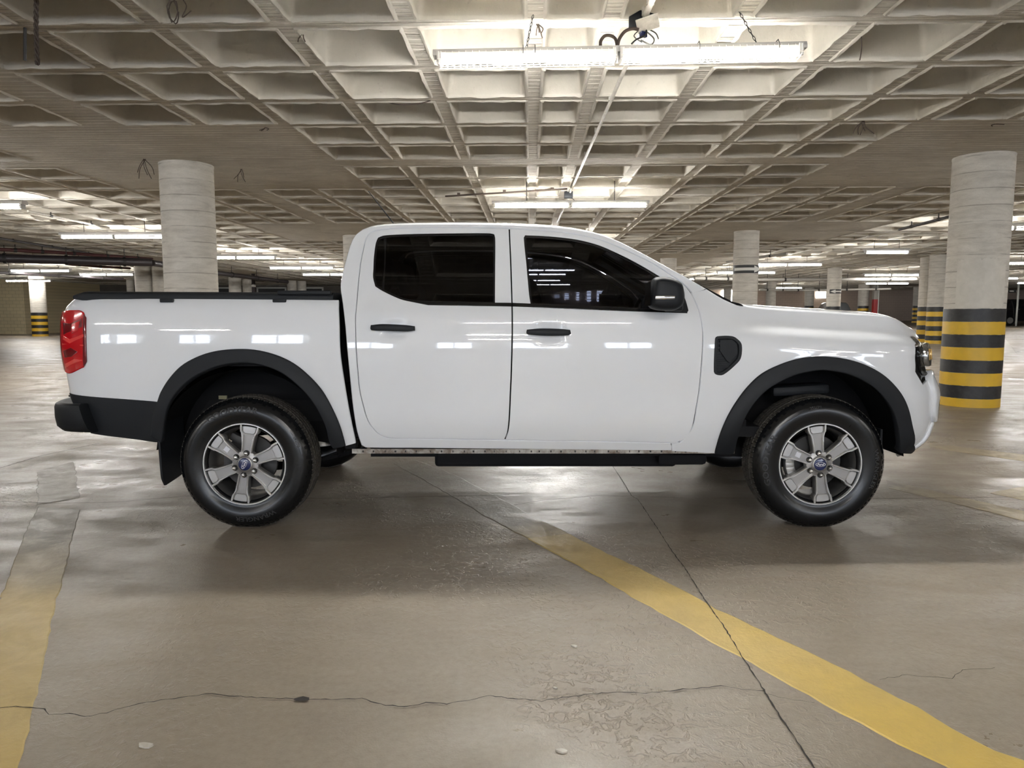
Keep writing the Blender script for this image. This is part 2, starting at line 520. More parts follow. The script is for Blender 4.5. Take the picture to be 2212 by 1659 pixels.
SR = [(900, 994), (985.6, 1027), (1067, 1070), (1108, 1090.5), (1149, 1115), (1231, 1154), (1313, 1197), (1395, 1234), (1480, 1277),
      (1541, 1312), (1644, 1361), (1746, 1406), (1848, 1459), (1951, 1512), (2053, 1570), (2135, 1615), (2230, 1652), (2430, 1765)]
SL = [(850, 1002), (936.5, 1049.6), (1002, 1088), (1047, 1115), (1088, 1137.6), (1141, 1164), (1202, 1197), (1313, 1258), (1395, 1307),
      (1480, 1355), (1541, 1389), (1603, 1420), (1685, 1467), (1807, 1537), (1910, 1592), (2000, 1636), (2070, 1672), (2330, 1805)]
floor_strip('painted_stripe', SL[:5], SR[:5], M['stripe'], 0.002, wear=(1.0, 0.72), label='faded start of the diagonal yellow stripe under the truck')
floor_strip('painted_stripe', SL[4:6], SR[4:6], M['stripe'], 0.0025, wear=(0.72, 0.4), label='worn glossy patch of the diagonal yellow stripe')
floor_strip('painted_stripe', SL[5:], SR[5:], M['stripe'], 0.003, wear=(0.3, 0.02), label='long diagonal yellow stripe running to the near corner')
floor_strip('painted_stripe', [(-270, 1950), (-135, 1690), (-70, 1480), (0, 1292)], [(-32, 1950), (33, 1690), (77, 1510), (119.6, 1305)], M['stripe'], 0.003, wear=(0.22, 0.34),
            label='solid yellow stretch of the stripe at the left edge')
floor_strip('painted_stripe', [(0, 1292), (21, 1240.6), (43, 1181), (60, 1138), (82, 1095)], [(119.6, 1305), (137, 1249), (158, 1155), (166, 1128), (173, 1102)],
            M['stripe'], 0.003, wear=(0.34, 0.85), label='worn shiny stretch of the stripe behind the tailgate')
floor_strip('painted_stripe', [(80, 1090), (81, 1018)], [(171, 1076), (160, 997)], M['stripe'], 0.002, 0.01, wear=(0.95, 1.0),
            label='bare patch where the left stripe was scraped off')
floor_strip('painted_stripe', [(1914, 1037), (2050, 1068), (2250, 1113)], [(1920, 1055), (2050, 1085), (2250, 1135)], M['stripe'], 0.002, wear=(0.65, 0.45),
            label='thin faded yellow line beyond the front wheel')
floor_strip('painted_stripe', [(2139, 1064), (2260, 1042)], [(2140, 1066), (2260, 1092)], M['stripe'], 0.002, wear=(0.55, 0.45), label='tip of a faded yellow floor arrow')
floor_strip('painted_stripe', [(2007, 957), (2250, 987)], [(2010, 968), (2250, 1002)], M['stripe'], 0.002, wear=(0.6, 0.45), label='pale yellow line ahead of the front bumper')
floor_strip('painted_stripe', [(2157, 743), (2168, 772)], [(2170, 743), (2195, 772)], M['white_mark'], 0.002, label='white floor arrow beside the striped column')

def crack(name, pts, w, jit=0.004, label=None):
    P = resample([at_z(*p, 0.0) for p in pts], 0.018)
    V = []; Fc = []
    n = len(P)
    for i, p in enumerate(P):
        t = (P[min(i + 1, n - 1)] - P[max(i - 1, 0)]).normalized(); s = Vector((-t.y, t.x, 0))
        q = p + s * rnd.uniform(-jit, jit); ww = w * rnd.uniform(0.35, 1.25)
        zz = floor_z(p.x, p.y) + 0.0042
        V += [q - s * ww + Vector((0, 0, zz)), q + Vector((0, 0, zz - 0.0006)), q + s * ww + Vector((0, 0, zz))]
    for i in range(n - 1):
        for k in range(2): Fc.append((i * 3 + k, i * 3 + k + 1, i * 3 + k + 4, i * 3 + k + 3))
    o = mesh_obj(name, V, Fc, M['crack'], floor)
    if label: o['label'] = label
    return o
crack('floor_crack', [(-20, 1534), (0, 1533), (34, 1528), (68, 1530), (94, 1535), (107, 1545), (149, 1544), (184, 1550), (231, 1543), (265, 1531), (333, 1517),
      (406, 1508), (444, 1501), (496, 1505), (555, 1509), (641, 1513), (740, 1513), (781, 1512), (834, 1526), (875, 1528), (920, 1521), (965, 1523),
      (1026, 1512), (1059, 1506), (1120, 1512), (1170, 1517), (1239, 1506), (1325, 1498), (1395, 1500), (1448, 1494), (1504, 1489), (1558, 1484),
      (1603, 1492), (1650, 1494)], 0.0022, label='long wandering crack across the near floor')
crack('floor_crack', [(1315, 995), (1346, 1041), (1364, 1072), (1378, 1080), (1415, 1135), (1454, 1195), (1480, 1229), (1521, 1295), (1562, 1352),
      (1603, 1420), (1650, 1492), (1685, 1549), (1758, 1659), (1775, 1685)], 0.0024, 0.002, label='straight slab joint running out from under the doors')
crack('floor_crack', [(1650, 1500), (1700, 1512), (1760, 1520)], 0.0010)
crack('floor_crack', [(1900, 1470), (1960, 1460), (2055, 1468), (2080, 1450), (2150, 1445)], 0.0010)
crack('floor_crack', [(0, 1084), (120, 1088), (250, 1086), (400, 1073), (560, 1077), (740, 1078), (960, 1073), (1100, 1070)], 0.0022, 0.002, label='slab joint passing under the rear wheel')  # joint on the left; the rest paints the truck's shadow edge as a line
crack('floor_crack', [(1110, 1092), (1170, 1082), (1290, 1072), (1480, 1076), (1700, 1078), (1915, 1078), (2120, 1076), (2230, 1074)], 0.0022, 0.002, label='slab joint passing under the front wheel')  # dark line painted along the edge of the shadow under the truck
crack('floor_crack', [(0, 845), (110, 826), (140, 818)], 0.006)
crack('floor_crack', [(0, 1012), (90, 985), (215, 958)], 0.004)
def pothole():
    """small chipped hole on the long crack"""
    c = at_z(652, 1512, 0); V = [c + Vector((0, 0, 0.0035))]; Fc = []
    for k in range(12):
        r = rnd.uniform(0.7, 1.1); V.append(c + Vector((0.028 * r * math.cos(k * PI / 6), 0.014 * r * math.sin(k * PI / 6), 0.0046)))
    for k in range(12): Fc.append((0, 1 + k, 1 + (k + 1) % 12))
    mesh_obj('floor_chip', V, Fc, M['crack'], floor)
pothole()

# ------------------------------------------------------------------ waffle ceiling
U_BEAM0, U_PER = -4.645, 10.78
V_BEAM0, V_PER = 9.95, 8.45
def u_cells():
    """openings across: after each 0.5 m beam five coffers, a narrow one, six coffers"""
    out = []
    for m in range(-4, 5):
        b = U_BEAM0 + m * U_PER
        p = b + 0.25
        for k in range(5): out.append((p + 0.9 * k, p + 0.9 * k + 0.75, k < 2))
        p += 4.35 + 0.15
        out.append((p, p + 0.38, False)); p += 0.53
        for k in range(6): out.append((p + 0.9 * k, p + 0.9 * k + 0.75, k > 3))
    return [c for c in out if -46 < c[0] and c[1] < 51]
def v_cells():
    out = []
    for m in range(-4, 7):
        p = V_BEAM0 + m * V_PER + 0.25
        for k in range(9): out.append((p + 0.9 * k - 0.0, p + 0.9 * k + 0.75, k < 2 or k > 6))
    return [c for c in out if -23 < c[0] and c[1] < 65]
UC, VC = u_cells(), v_cells()
ceiling = None
CELLS = []
def build_ceiling():
    global ceiling
    ub = [-47.0] + [x for c in UC for x in (c[0], c[1])] + [52.0]
    vb = [-24.0] + [x for c in VC for x in (c[0], c[1])] + [66.0]
    n = len(ub)
    V = [(u, v, HC) for v in vb for u in ub]
    Fc = []
    for j in range(len(vb) - 1):
        for i in range(n - 1):
            ou = i % 2 == 1; ov = j % 2 == 1
            if ou and ov:
                cu = UC[i // 2]; cv = VC[j // 2]
                if not (cu[2] and cv[2]):
                    CELLS.append(((cu[0] + cu[1]) / 2, (cv[0] + cv[1]) / 2, (cu[1] - cu[0]) / 2, (cv[1] - cv[0]) / 2))
                    continue
            Fc.append((j * n + i, (j + 1) * n + i, (j + 1) * n + i + 1, j * n + i + 1))
    k = len(V)      # the slab above
    V += [(-47, -24, HC + 0.5), (52, -24, HC + 0.5), (52, 66, HC + 0.5), (-47, 66, HC + 0.5)]
    Fc.append((k, k + 1, k + 2, k + 3))
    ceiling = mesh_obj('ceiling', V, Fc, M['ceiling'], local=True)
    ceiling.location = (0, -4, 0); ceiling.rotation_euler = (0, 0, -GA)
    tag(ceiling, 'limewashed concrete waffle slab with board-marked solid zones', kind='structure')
build_ceiling()

def coffer_rings(hx, hy, seed, seg=7, rings=None):
    r = random.Random(seed)
    rings = rings or [(-0.022, 0.02, -0.001, 0), (-0.013, 0.02, -0.009, 1), (0.002, 0.025, -0.011, 1), (0.007, 0.035, 0.002, 0.4), (0.012, 0.04, 0.010, 0),
                      (0.013, 0.045, 0.016, 0), (0.030, 0.05, 0.15, 0), (0.050, 0.055, 0.29, 0), (0.060, 0.06, 0.335, 0), (0.085, 0.06, 0.368, 0), (0.13, 0.06, 0.38, 0)]
    V = []; cnt = None
    for ins, rad, z, nz in rings:
        ax, ay = hx - ins, hy - ins
        P = []
        for q, (sx, sy) in enumerate(((1, 1), (-1, 1), (-1, -1), (1, -1))):
            c = (sx * (ax - rad), sy * (ay - rad))
            for k in range(4):
                t = q * PI / 2 + k * PI / 6
                P.append((c[0] + rad * math.cos(t), c[1] + rad * math.sin(t)))
            nx = ((-sx if q % 2 == 0 else sx), (sy if q % 2 == 0 else -sy))
            e = (nx[0] * (ax - rad), nx[1] * (ay - rad))
            a = P[-1]
            t2 = (q + 1) * PI / 2
            b = (e[0] + rad * math.cos(t2), e[1] + rad * math.sin(t2))
            for k in range(1, seg): P.append((a[0] + (b[0] - a[0]) * k / seg, a[1] + (b[1] - a[1]) * k / seg))
        for x, y in P:
            if nz:
                f = 1 + r.uniform(-0.012, 0.012) * nz
                V.append((x * f, y * f, z + r.uniform(-0.008, 0.004) * nz))
            else: V.append((x, y, z))
        cnt = len(P)
    Fc = []
    for j in range(len(rings) - 1):
        for i in range(cnt):
            Fc.append((j * cnt + i, (j + 1) * cnt + i, (j + 1) * cnt + (i + 1) % cnt, j * cnt + (i + 1) % cnt))
    Fc.append(tuple((len(rings) - 1) * cnt + i for i in range(cnt)))
    return V, Fc

def build_coffers():
    meshes = {}
    def get(hx, hy, var):
        key = (round(hx, 3), var)
        if key not in meshes:
            V, Fc = coffer_rings(hx, hy, var * 7 + int(hx * 1000))
            me = bpy.data.meshes.new('coffer'); me.from_pydata(V, [], Fc); me.update()
            me.materials.append(M['coffer'])
            bm = bmesh.new(); bm.from_mesh(me)
            bmesh.ops.recalc_face_normals(bm, faces=bm.faces)
            for f in bm.faces: f.smooth = True
            bm.to_mesh(me); bm.free()
            sharp_by_angle(me, 32)
            meshes[key] = me
        return meshes[key]
    seen = []; rest = []
    for c in CELLS:
        w = G(c[0], c[1], HC)
        vis = False
        if c[1] > 1.0:
            px, py = project(w)
            vis = -180 < px < 2390 and -260 < py
        (seen if vis else rest).append((c[0] ** 2 * 0.25 + c[1] ** 2, c))
    seen.sort(key=lambda t: t[0])
    near = [c for _, c in seen[:290]]
    far = [c for _, c in seen[290:]] + [c for _, c in rest]
    for i, c in enumerate(near):
        o = bpy.data.objects.new('coffer', get(c[2], c[3], i % 6))
        o.location = (c[0], c[1], HC)
        if c[2] > 0.3: o.rotation_euler = (0, 0, PI / 2 * (i * 7 % 4))
        link(o, ceiling)
    V = []; Fc = []
    for c in far:
        k = len(V)
        for ins, z in ((-0.015, -0.004), (0.004, -0.006), (0.012, 0.03), (0.06, 0.34), (0.12, 0.38)):
            for sx, sy in ((1, 1), (-1, 1), (-1, -1), (1, -1)):
                V.append((c[0] + sx * (c[2] - ins), c[1] + sy * (c[3] - ins), HC + z))
        for j in range(4):
            for q in range(4):
                Fc.append((k + j * 4 + q, k + (j + 1) * 4 + q, k + (j + 1) * 4 + (q + 1) % 4, k + j * 4 + (q + 1) % 4))
        Fc.append((k + 16, k + 17, k + 18, k + 19))
    o = mesh_obj('coffer', V, Fc, M['coffer'], local=True)
    o.parent = ceiling; o['kind'] = 'stuff'
build_coffers()

# ------------------------------------------------------------------ walls
def wall(name, a, b, z1, m, thick=0.3, label=None, z0=-0.2):
    a = Vector(a); b = Vector(b)
    t = (b - a).normalized(); n = Vector((-t.y, t.x, 0)) * thick
    V = [];
    for p in (a, b, b + n, a + n): V.append(Vector((p.x, p.y, z0)))
    for p in (a, b, b + n, a + n): V.append(Vector((p.x, p.y, z1)))
    Fc = [(0, 1, 5, 4), (1, 2, 6, 5), (2, 3, 7, 6), (3, 0, 4, 7), (4, 5, 6, 7), (0, 3, 2, 1)]
    # local axes along the wall so that the brick courses lie flat on it
    me = bpy.data.meshes.new(name)
    ang = math.atan2(t.y, t.x)
    rot = Matrix.Rotation(-ang, 3, 'Z'); tilt = Matrix.Rotation(-PI / 2, 3, 'X')
    me.from_pydata([tuple(tilt @ (rot @ (v - a))) for v in V], [], Fc); me.update(); me.materials.append(m)
    o = bpy.data.objects.new(name, me)
    o.matrix_world = Matrix.Translation(a) @ (Matrix.Rotation(ang, 4, 'Z') @ Matrix.Rotation(PI / 2, 4, 'X'))
    link(o); tag(o, label, kind='structure')
    return o
wall('wall_back', G(-47, 64), G(52, 64), 3.9, M['brick_pink'], label='far brownish block wall closing the garage')
wall('wall_left', G(-46, 66), G(-46, -24), 3.7, M['wall_plain'])
wall('wall_right', G(51, -24), G(51, 66), 3.9, M['wall_plain'])
wall('wall_front', G(52, -17.5), G(-47, -17.5), 3.7, M['wall_plain'])
pb = at_z(57, 722, 0)
wall('wall_brick', (-45.5, pb.y, 0), (pb.x, pb.y, 0), 3.27, M['brick_yellow'], 8.0, 'lamp-lit yellowish block wall beyond the tailgate')
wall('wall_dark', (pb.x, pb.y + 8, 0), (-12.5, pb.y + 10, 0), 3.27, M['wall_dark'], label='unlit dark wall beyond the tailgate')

# ------------------------------------------------------------------ columns
def ring_mesh(r, z0, z1, n=40, a0=0.0, a1=2 * PI, closed=True, cap=False):
    V = []; Fc = []
    k = n if closed else n + 1
    for z in (z0, z1):
        for i in range(k):
            t = a0 + (a1 - a0) * i / n
            V.append((r * math.cos(t), r * math.sin(t), z))
    for i in range(n):
        j = (i + 1) % k
        Fc.append((i, j, k + j, k + i))
    return V, Fc

COLS = []
def column(x, d, dia, label, bands=True, n=40):
    y = d - 4.0
    zb = floor_z(x, y)
    r = dia / 2
    V, Fc = ring_mesh(r, zb - 0.05, HC - 0.0005, n)
    root = empty('column', (x, y, 0))
    tag(root, label, 'column', 'round concrete columns', 'thing')
    o = mesh_obj('shaft', V, Fc, M['column'], root, smooth=True, local=True)
    V, Fc = ring_mesh(r + 0.004, HC - 0.035, HC - 0.001, n)
    for i in range(n): V[i] = (V[i][0], V[i][1], V[i][2] + rnd.uniform(-0.008, 0.012))
    mesh_obj('top_collar', V, Fc, M['column'], root, smooth=True, local=True)
    if bands:
        zs = [0.0, 0.115] + [0.115 + 0.168 * k for k in range(1, 8)]
        for k in range(8):
            V, Fc = ring_mesh(r + 0.003, zb + zs[k], zb + zs[k + 1], n)
            for i in range(n):
                e = rnd.uniform(-0.003, 0.003)
                V[n + i] = (V[n + i][0], V[n + i][1], V[n + i][2] + e)
            ob = mesh_obj('painted_band', V, Fc, M['yellow_band' if k % 2 == 0 else 'black_band'], root, smooth=True, local=True)
            ob['label'] = 'yellow painted band' if k % 2 == 0 else 'black painted band'
    COLS.append(root)
    return root
def column_px(px, py, width, label, bands=True):
    """px, py: image point of the middle of its head; the head touches the soffit"""
    p = at_z(px, py, HC)
    zc = (p.y + 4) * math.cos(PITCH) - (p.z - CAM.z) * math.sin(PITCH)
    dia = width / F * zc
    return column(p.x, p.y + 4 + dia / 2, dia, label, bands, 28)
colA = column(-4.50, 10.15, 0.70, 'large round concrete column rising behind the truck bed')
colB = column(6.18, 9.63, 0.71, 'large column with yellow and black bands ahead of the front bumper', n=56)
# light repainted area above the bands
V, Fc = ring_mesh(0.355 + 0.0035, 1.30, 1.93, 24, R_(-160), R_(-62), closed=False)
for i in range(25):
    V[25 + i] = (V[25 + i][0], V[25 + i][1], 1.93 + rnd.uniform(-0.02, 0.02) - (0.06 if i > 18 else 0))
mesh_obj('repainted_patch', V, Fc, M['column_repaint'], colB, smooth=True, local=True)['label'] = 'lighter patch of fresh paint'
colC = column_px(1622, 497, 54, 'round column behind the bonnet wearing a right-pointing arrow sign')
column_px(762, 507, 54, 'column half hidden behind the rear corner of the cab')
column_px(1448, 557, 35, 'column showing just above the windscreen pillar')
column_px(2019, 555, 36, 'farther of the twin banded columns beside the large banded column')
column_px(2041, 549.5, 38, 'nearer of the twin banded columns beside the large banded column')
column_px(300, 572, 36, 'outer of the twin columns just left of the large column behind the bed')
column_px(340, 572, 43, 'inner of the twin columns just left of the large column behind the bed')
column_px(502, 598, 26, 'wider left one of the distant twin columns seen over the bed')
column_px(532, 603, 26, 'right one of the distant twin columns beside the black pipe clamps')
column_px(627, 606, 20, 'first of the two slim far columns near the cab')
column_px(648, 607, 20, 'second of the two slim far columns near the cab')
column_px(708, 621, 15, 'tiny far column with a reddish head next to the cab', False)
column_px(726, 621, 13, 'tiny far column touching the cab outline', False)
column_px(277, 605, 15, 'small remote column beside the outer twin column')
column_px(69, 595, 31, 'banded column standing before the yellowish block wall')
colE = column_px(1810, 578, 29, 'column behind the bonnet wearing a left-pointing arrow sign')
column_px(1670, 608, 21, 'slim far column right beside the arrow column')
column_px(1753, 621, 19, 'slim far column in front of the bright opening')
column_px(1872, 614, 22, 'slim far banded column beside the red post')
column_px(1574, 623, 16, 'remote column seen over the windscreen base')
column_px(1986, 620, 15, 'remote banded column near the twin columns')

# ================================================================== PICKUP TRUCK
class Spline:
    """natural cubic spline through (x, y) knots, linear beyond the ends"""
    def __init__(s, pts):
        s.x = np.array([p[0] for p in pts], float); s.y = np.array([p[1] for p in pts], float)
        n = len(s.x); h = np.diff(s.x); A = np.zeros((n, n)); r = np.zeros(n)
        A[0, 0] = A[-1, -1] = 1
        for i in range(1, n - 1):
            A[i, i - 1] = h[i - 1]; A[i, i] = 2 * (h[i - 1] + h[i]); A[i, i + 1] = h[i]
            r[i] = 6 * ((s.y[i + 1] - s.y[i]) / h[i] - (s.y[i] - s.y[i - 1]) / h[i - 1])
        s.m = np.linalg.solve(A, r); s.h = h
    def __call__(s, q):
        q = np.asarray(q, float)
        i = np.clip(np.searchsorted(s.x, q) - 1, 0, len(s.h) - 1)
        qc = np.clip(q, s.x[0], s.x[-1])
        h = s.h[i]; a = (s.x[i + 1] - qc) / h; b = (qc - s.x[i]) / h
        y = a * s.y[i] + b * s.y[i + 1] + ((a ** 3 - a) * s.m[i] + (b ** 3 - b) * s.m[i + 1]) * h * h / 6
        d0 = (s.y[1] - s.y[0]) / s.h[0] - s.h[0] * s.m[1] / 6
        d1 = (s.y[-1] - s.y[-2]) / s.h[-1] + s.h[-1] * s.m[-2] / 6
        return y + np.where(q < s.x[0], (q - s.x[0]) * d0, 0) + np.where(q > s.x[-1], (q - s.x[-1]) * d1, 0)

P_DOOR = Spline([(.40, .868), (.46, .892), (.52, .912), (.58, .926), (.65, .9335), (.72, .935), (.80, .937), (.88, .9405), (.96, .9430), (1.03, .9425), (1.09, .9395),
                 (1.15, .934), (1.20, .9265), (1.24, .914), (1.27, .900), (1.30, .885), (1.36, .863), (1.45, .835), (1.55, .801), (1.64, .767), (1.72, .732), (1.80, .694)])
P_FEND = Spline([(.40, .872), (.46, .895), (.52, .913), (.58, .926), (.65, .934), (.74, .939), (.84, .942), (.94, .9435), (1.02, .943), (1.07, .940), (1.105, .932),
                 (1.13, .917), (1.15, .895), (1.17, .872), (1.20, .850), (1.235, .834), (1.28, .820), (1.36, .800), (1.5, .77)])
P_BED = Spline([(.40, .90), (.56, .922), (.66, .933), (.78, .939), (.90, .943), (1.0, .944), (1.10, .9415), (1.18, .9365), (1.24, .930), (1.275, .921), (1.30, .905), (1.325, .882), (1.36, .845)])
# plan curves of the front and rear corners: s -> x, fraction of the half width
S_FX = Spline([(2.0, 2.0), (2.1, 2.1), (2.2, 2.199), (2.3, 2.296), (2.4, 2.385), (2.5, 2.46), (2.6, 2.515), (2.75, 2.566), (2.95, 2.60), (3.15, 2.62), (3.35, 2.625)])
S_FK = Spline([(2.0, 1.0), (2.1, 1.0), (2.2, .992), (2.3, .972), (2.4, .927), (2.5, .857), (2.6, .77), (2.75, .62), (2.95, .41), (3.15, .205), (3.35, 0)])
S_RX = Spline([(-3.45, -2.65), (-3.25, -2.648), (-3.05, -2.642), (-2.85, -2.627), (-2.72, -2.606), (-2.64, -2.582), (-2.57, -2.545), (-2.5, -2.49), (-2.4, -2.398), (-2.3, -2.3), (-2.2, -2.2)])
S_RK = Spline([(-3.45, 0), (-3.25, .22), (-3.05, .44), (-2.85, .66), (-2.72, .80), (-2.64, .88), (-2.57, .938), (-2.5, .972), (-2.4, .993), (-2.3, 1.0), (-2.2, 1.0)])
DX_F = Spline([(.36, -.20), (.42, -.12), (.46, -.07), (.52, -.03), (.62, -.012), (.70, -.01), (.77, -.01), (.84, -.04), (.90, -.06), (1.0, -.07), (1.06, -.08), (1.10, -.10), (1.15, -.12), (1.2, -.155), (1.26, -.25)])
DX_R = Spline([(.55, .05), (.70, .035), (.78, .025), (.90, .012), (1.05, 0), (1.15, .002), (1.20, .006), (1.26, .025), (1.32, .075), (1.36, .12)])
WX = (-1.52, 1.752)             # axle positions
WZ = 0.375
HANDLES = []                    # (x, z) of the door handle cups
def skin0(s, z, reg='cab'):
    """point of the right-hand body side: s runs along the body, z is height"""
    s = np.asarray(s, float); z = np.asarray(z, float)
    fr = s > 2.05; re = s < -2.25
    x = np.where(fr, S_FX(s), np.where(re, S_RX(s), s))
    k = np.where(fr, S_FK(s), np.where(re, S_RK(s), 1.0))
    if reg == 'bed': hw = P_BED(z)
    else:
        b = sstep(0.95, 1.5, x)
        hw = (1 - b) * P_DOOR(z) + b * P_FEND(z + 0.06 * np.clip(x - 1.25, 0, 2))
        for hx, hz in HANDLES:
            dx = np.abs(x - hx) / 0.068; dz = np.abs(z - hz) / 0.048
            q = np.clip(dx, 0, 3) ** 4 + np.clip(dz, 0, 3) ** 4
            hw = hw - 0.013 * np.exp(-q * 1.1)
    for wx in WX:
        r = np.hypot(x - wx, z - WZ)
        hw = hw + 0.012 * np.exp(-((r - 0.545) / 0.045) ** 2) * sstep(0.40, 0.55, z)
    hw = hw * k * (1 - 0.012 * np.clip(np.abs(x - 0.1) / 2.3, 0, 1) ** 4)
    x = x + np.where(fr, DX_F(z) * sstep(2.05, 2.5, s), 0) + np.where(re, DX_R(z) * (1 - sstep(-2.64, -2.3, s)), 0)
    return np.stack([x, YC - hw, z], -1)

def skin_n(s, z, reg='cab'):
    e = 0.004
    a = skin0(s + e, z, reg) - skin0(s - e, z, reg); b = skin0(s, z + e, reg) - skin0(s, z - e, reg)
    n = np.cross(a, b)
    return n / np.maximum(1e-9, np.linalg.norm(n, axis=-1, keepdims=True))

def skin(s, z, reg='cab', off=0.0):
    s = np.asarray(s, float); z = np.asarray(z, float)
    p = skin0(s, z, reg)
    n = skin_n(s, z, reg)
    return p + n * off, n

def inv(px, py, reg='cab', off=0.0):
    """(s, z) of the body skin seen at an image point of the photograph"""
    q = at_y(px, py, 0.03)
    s, z = float(np.clip(q.x, -2.56, 2.42)), q.z
    def f(s, z):
        return np.array(project(skin(np.array([s]), np.array([z]), reg, off)[0][0]))
    for _ in range(12):
        f0 = f(s, z); e = 1e-4
        J = np.stack([(f(s + e, z) - f0) / e, (f(s, z + e) - f0) / e], -1)
        r = np.array([px, py]) - f0
        if np.abs(r).max() < 0.02: break
        try: d = np.linalg.solve(J, r)
        except np.linalg.LinAlgError: break
        d = np.clip(d, -0.15, 0.15)
        s = float(np.clip(s + d[0], -2.63, 2.58)); z = float(np.clip(z + d[1], 0.2, 1.9))
    return (s, z)

def T(pts, reg='cab', off=0.0):
    return [inv(a, b, reg, off) for a, b in pts]

def smooth_poly(pts, step=0.025, closed=True, corner=38):
    """rounds a traced outline; corners sharper than the limit stay"""
    P = [Vector((p[0], p[1])) for p in pts]; n = len(P)
    def ang(i):
        if not closed and i in (0, n - 1): return 180
        a = (P[i] - P[i - 1]); b = (P[(i + 1) % n] - P[i])
        if a.length < 1e-7 or b.length < 1e-7: return 0
        return math.degrees(a.angle(b))
    cr = [ang(i) > corner for i in range(n)]
    out = []
    m = n if closed else n - 1
    for i in range(m):
        p1, p2 = P[i], P[(i + 1) % n]
        p0 = P[i - 1] if not cr[i] and (closed or i > 0) else p1 * 2 - p2
        p3 = P[(i + 2) % n] if not cr[(i + 1) % n] and (closed or i + 2 < n) else p2 * 2 - p1
        d = (p2 - p1).length
        t1 = (p2 - p0) * (d / max(1e-6, (p1 - p0).length + d)); t2 = (p3 - p1) * (d / max(1e-6, (p3 - p2).length + d))
        k = max(1, int(math.ceil(d / step)))
        for j in range(k):
            t = j / k; a = t * t * t; b = t * t
            out.append(p1 * (2 * a - 3 * b + 1) + t1 * (a - 2 * b + t) + p2 * (-2 * a + 3 * b) + t2 * (a - b))
    if not closed: out.append(P[-1])
    return [(v.x, v.y) for v in out]

def area2(P):
    return 0.5 * sum(P[i][0] * P[(i + 1) % len(P)][1] - P[(i + 1) % len(P)][0] * P[i][1] for i in range(len(P)))

def inset(P, d):
    """move a closed outline inwards by d"""
    n = len(P); sg = 1 if area2(P) > 0 else -1
    out = []
    for i in range(n):
        a = Vector(P[i]) - Vector(P[i - 1]); b = Vector(P[(i + 1) % n]) - Vector(P[i])
        if a.length < 1e-9: a = b
        if b.length < 1e-9: b = a
        na = Vector((-a.y, a.x)).normalized() * sg; nb = Vector((-b.y, b.x)).normalized() * sg
        v = na + nb
        if v.length < 0.3: v = na
        v = v.normalized() * min(1.6, 1 / max(0.55, v.normalized().dot(na)))
        out.append((P[i][0] + v.x * d, P[i][1] + v.y * d))
    return out

def inside(P, x, y):
    """vectorised even-odd test"""
    c = np.zeros(len(x), bool); n = len(P); j = n - 1
    for i in range(n):
        xi, yi = P[i]; xj, yj = P[j]
        if yi != yj:
            c ^= ((yi > y) != (yj > y)) & (x < (xj - xi) * (y - yi) / (yj - yi) + xi)
        j = i
    return c

def tri_poly(outer, holes, res):
    loops = [outer] + list(holes)
    V = []; E = []
    for L in loops:
        k = len(V); V += [Vector(p) for p in L]
        E += [(k + i, k + (i + 1) % len(L)) for i in range(len(L))]
    nb = len(V)
    A = np.array([(v.x, v.y) for v in V])
    x0, y0 = A[:len(outer)].min(0); x1, y1 = A[:len(outer)].max(0)
    gx, gy = np.meshgrid(np.arange(x0 + res * .5, x1, res), np.arange(y0 + res * .5, y1, res))
    gx = gx.copy(); gx[1::2] += res * .5
    gx = gx.ravel(); gy = gy.ravel()
    if len(gx):
        keep = inside(outer, gx, gy)
        for h in holes: keep &= ~inside(h, gx, gy)
        gx = gx[keep]; gy = gy[keep]
        if len(gx):
            D = np.full(len(gx), 1e9)
            for i in range(0, nb, 200):
                D = np.minimum(D, ((gx[:, None] - A[None, i:i + 200, 0]) ** 2 + (gy[:, None] - A[None, i:i + 200, 1]) ** 2).min(1))
            ok = D > (0.5 * res) ** 2
            V += [Vector((a, b)) for a, b in zip(gx[ok], gy[ok])]
    r = delaunay_2d_cdt(V, E, [], 0, 1e-6)
    vv = r[0]; tris = r[2]
    C = np.array([[(vv[t[0]].x + vv[t[1]].x + vv[t[2]].x) / 3, (vv[t[0]].y + vv[t[1]].y + vv[t[2]].y) / 3] for t in tris])
    ok = inside(outer, C[:, 0], C[:, 1])
    for h in holes: ok &= ~inside(h, C[:, 0], C[:, 1])
    tris = [tuple(t) for t, k in zip(tris, ok) if k]
    return np.array([(v.x, v.y) for v in vv]), tris

truck = empty('pickup_truck', (0.0, YC, 0.0))
tag(truck, 'white double-cab pickup truck with black wheel-arch flares standing in the middle of the deck', 'truck')

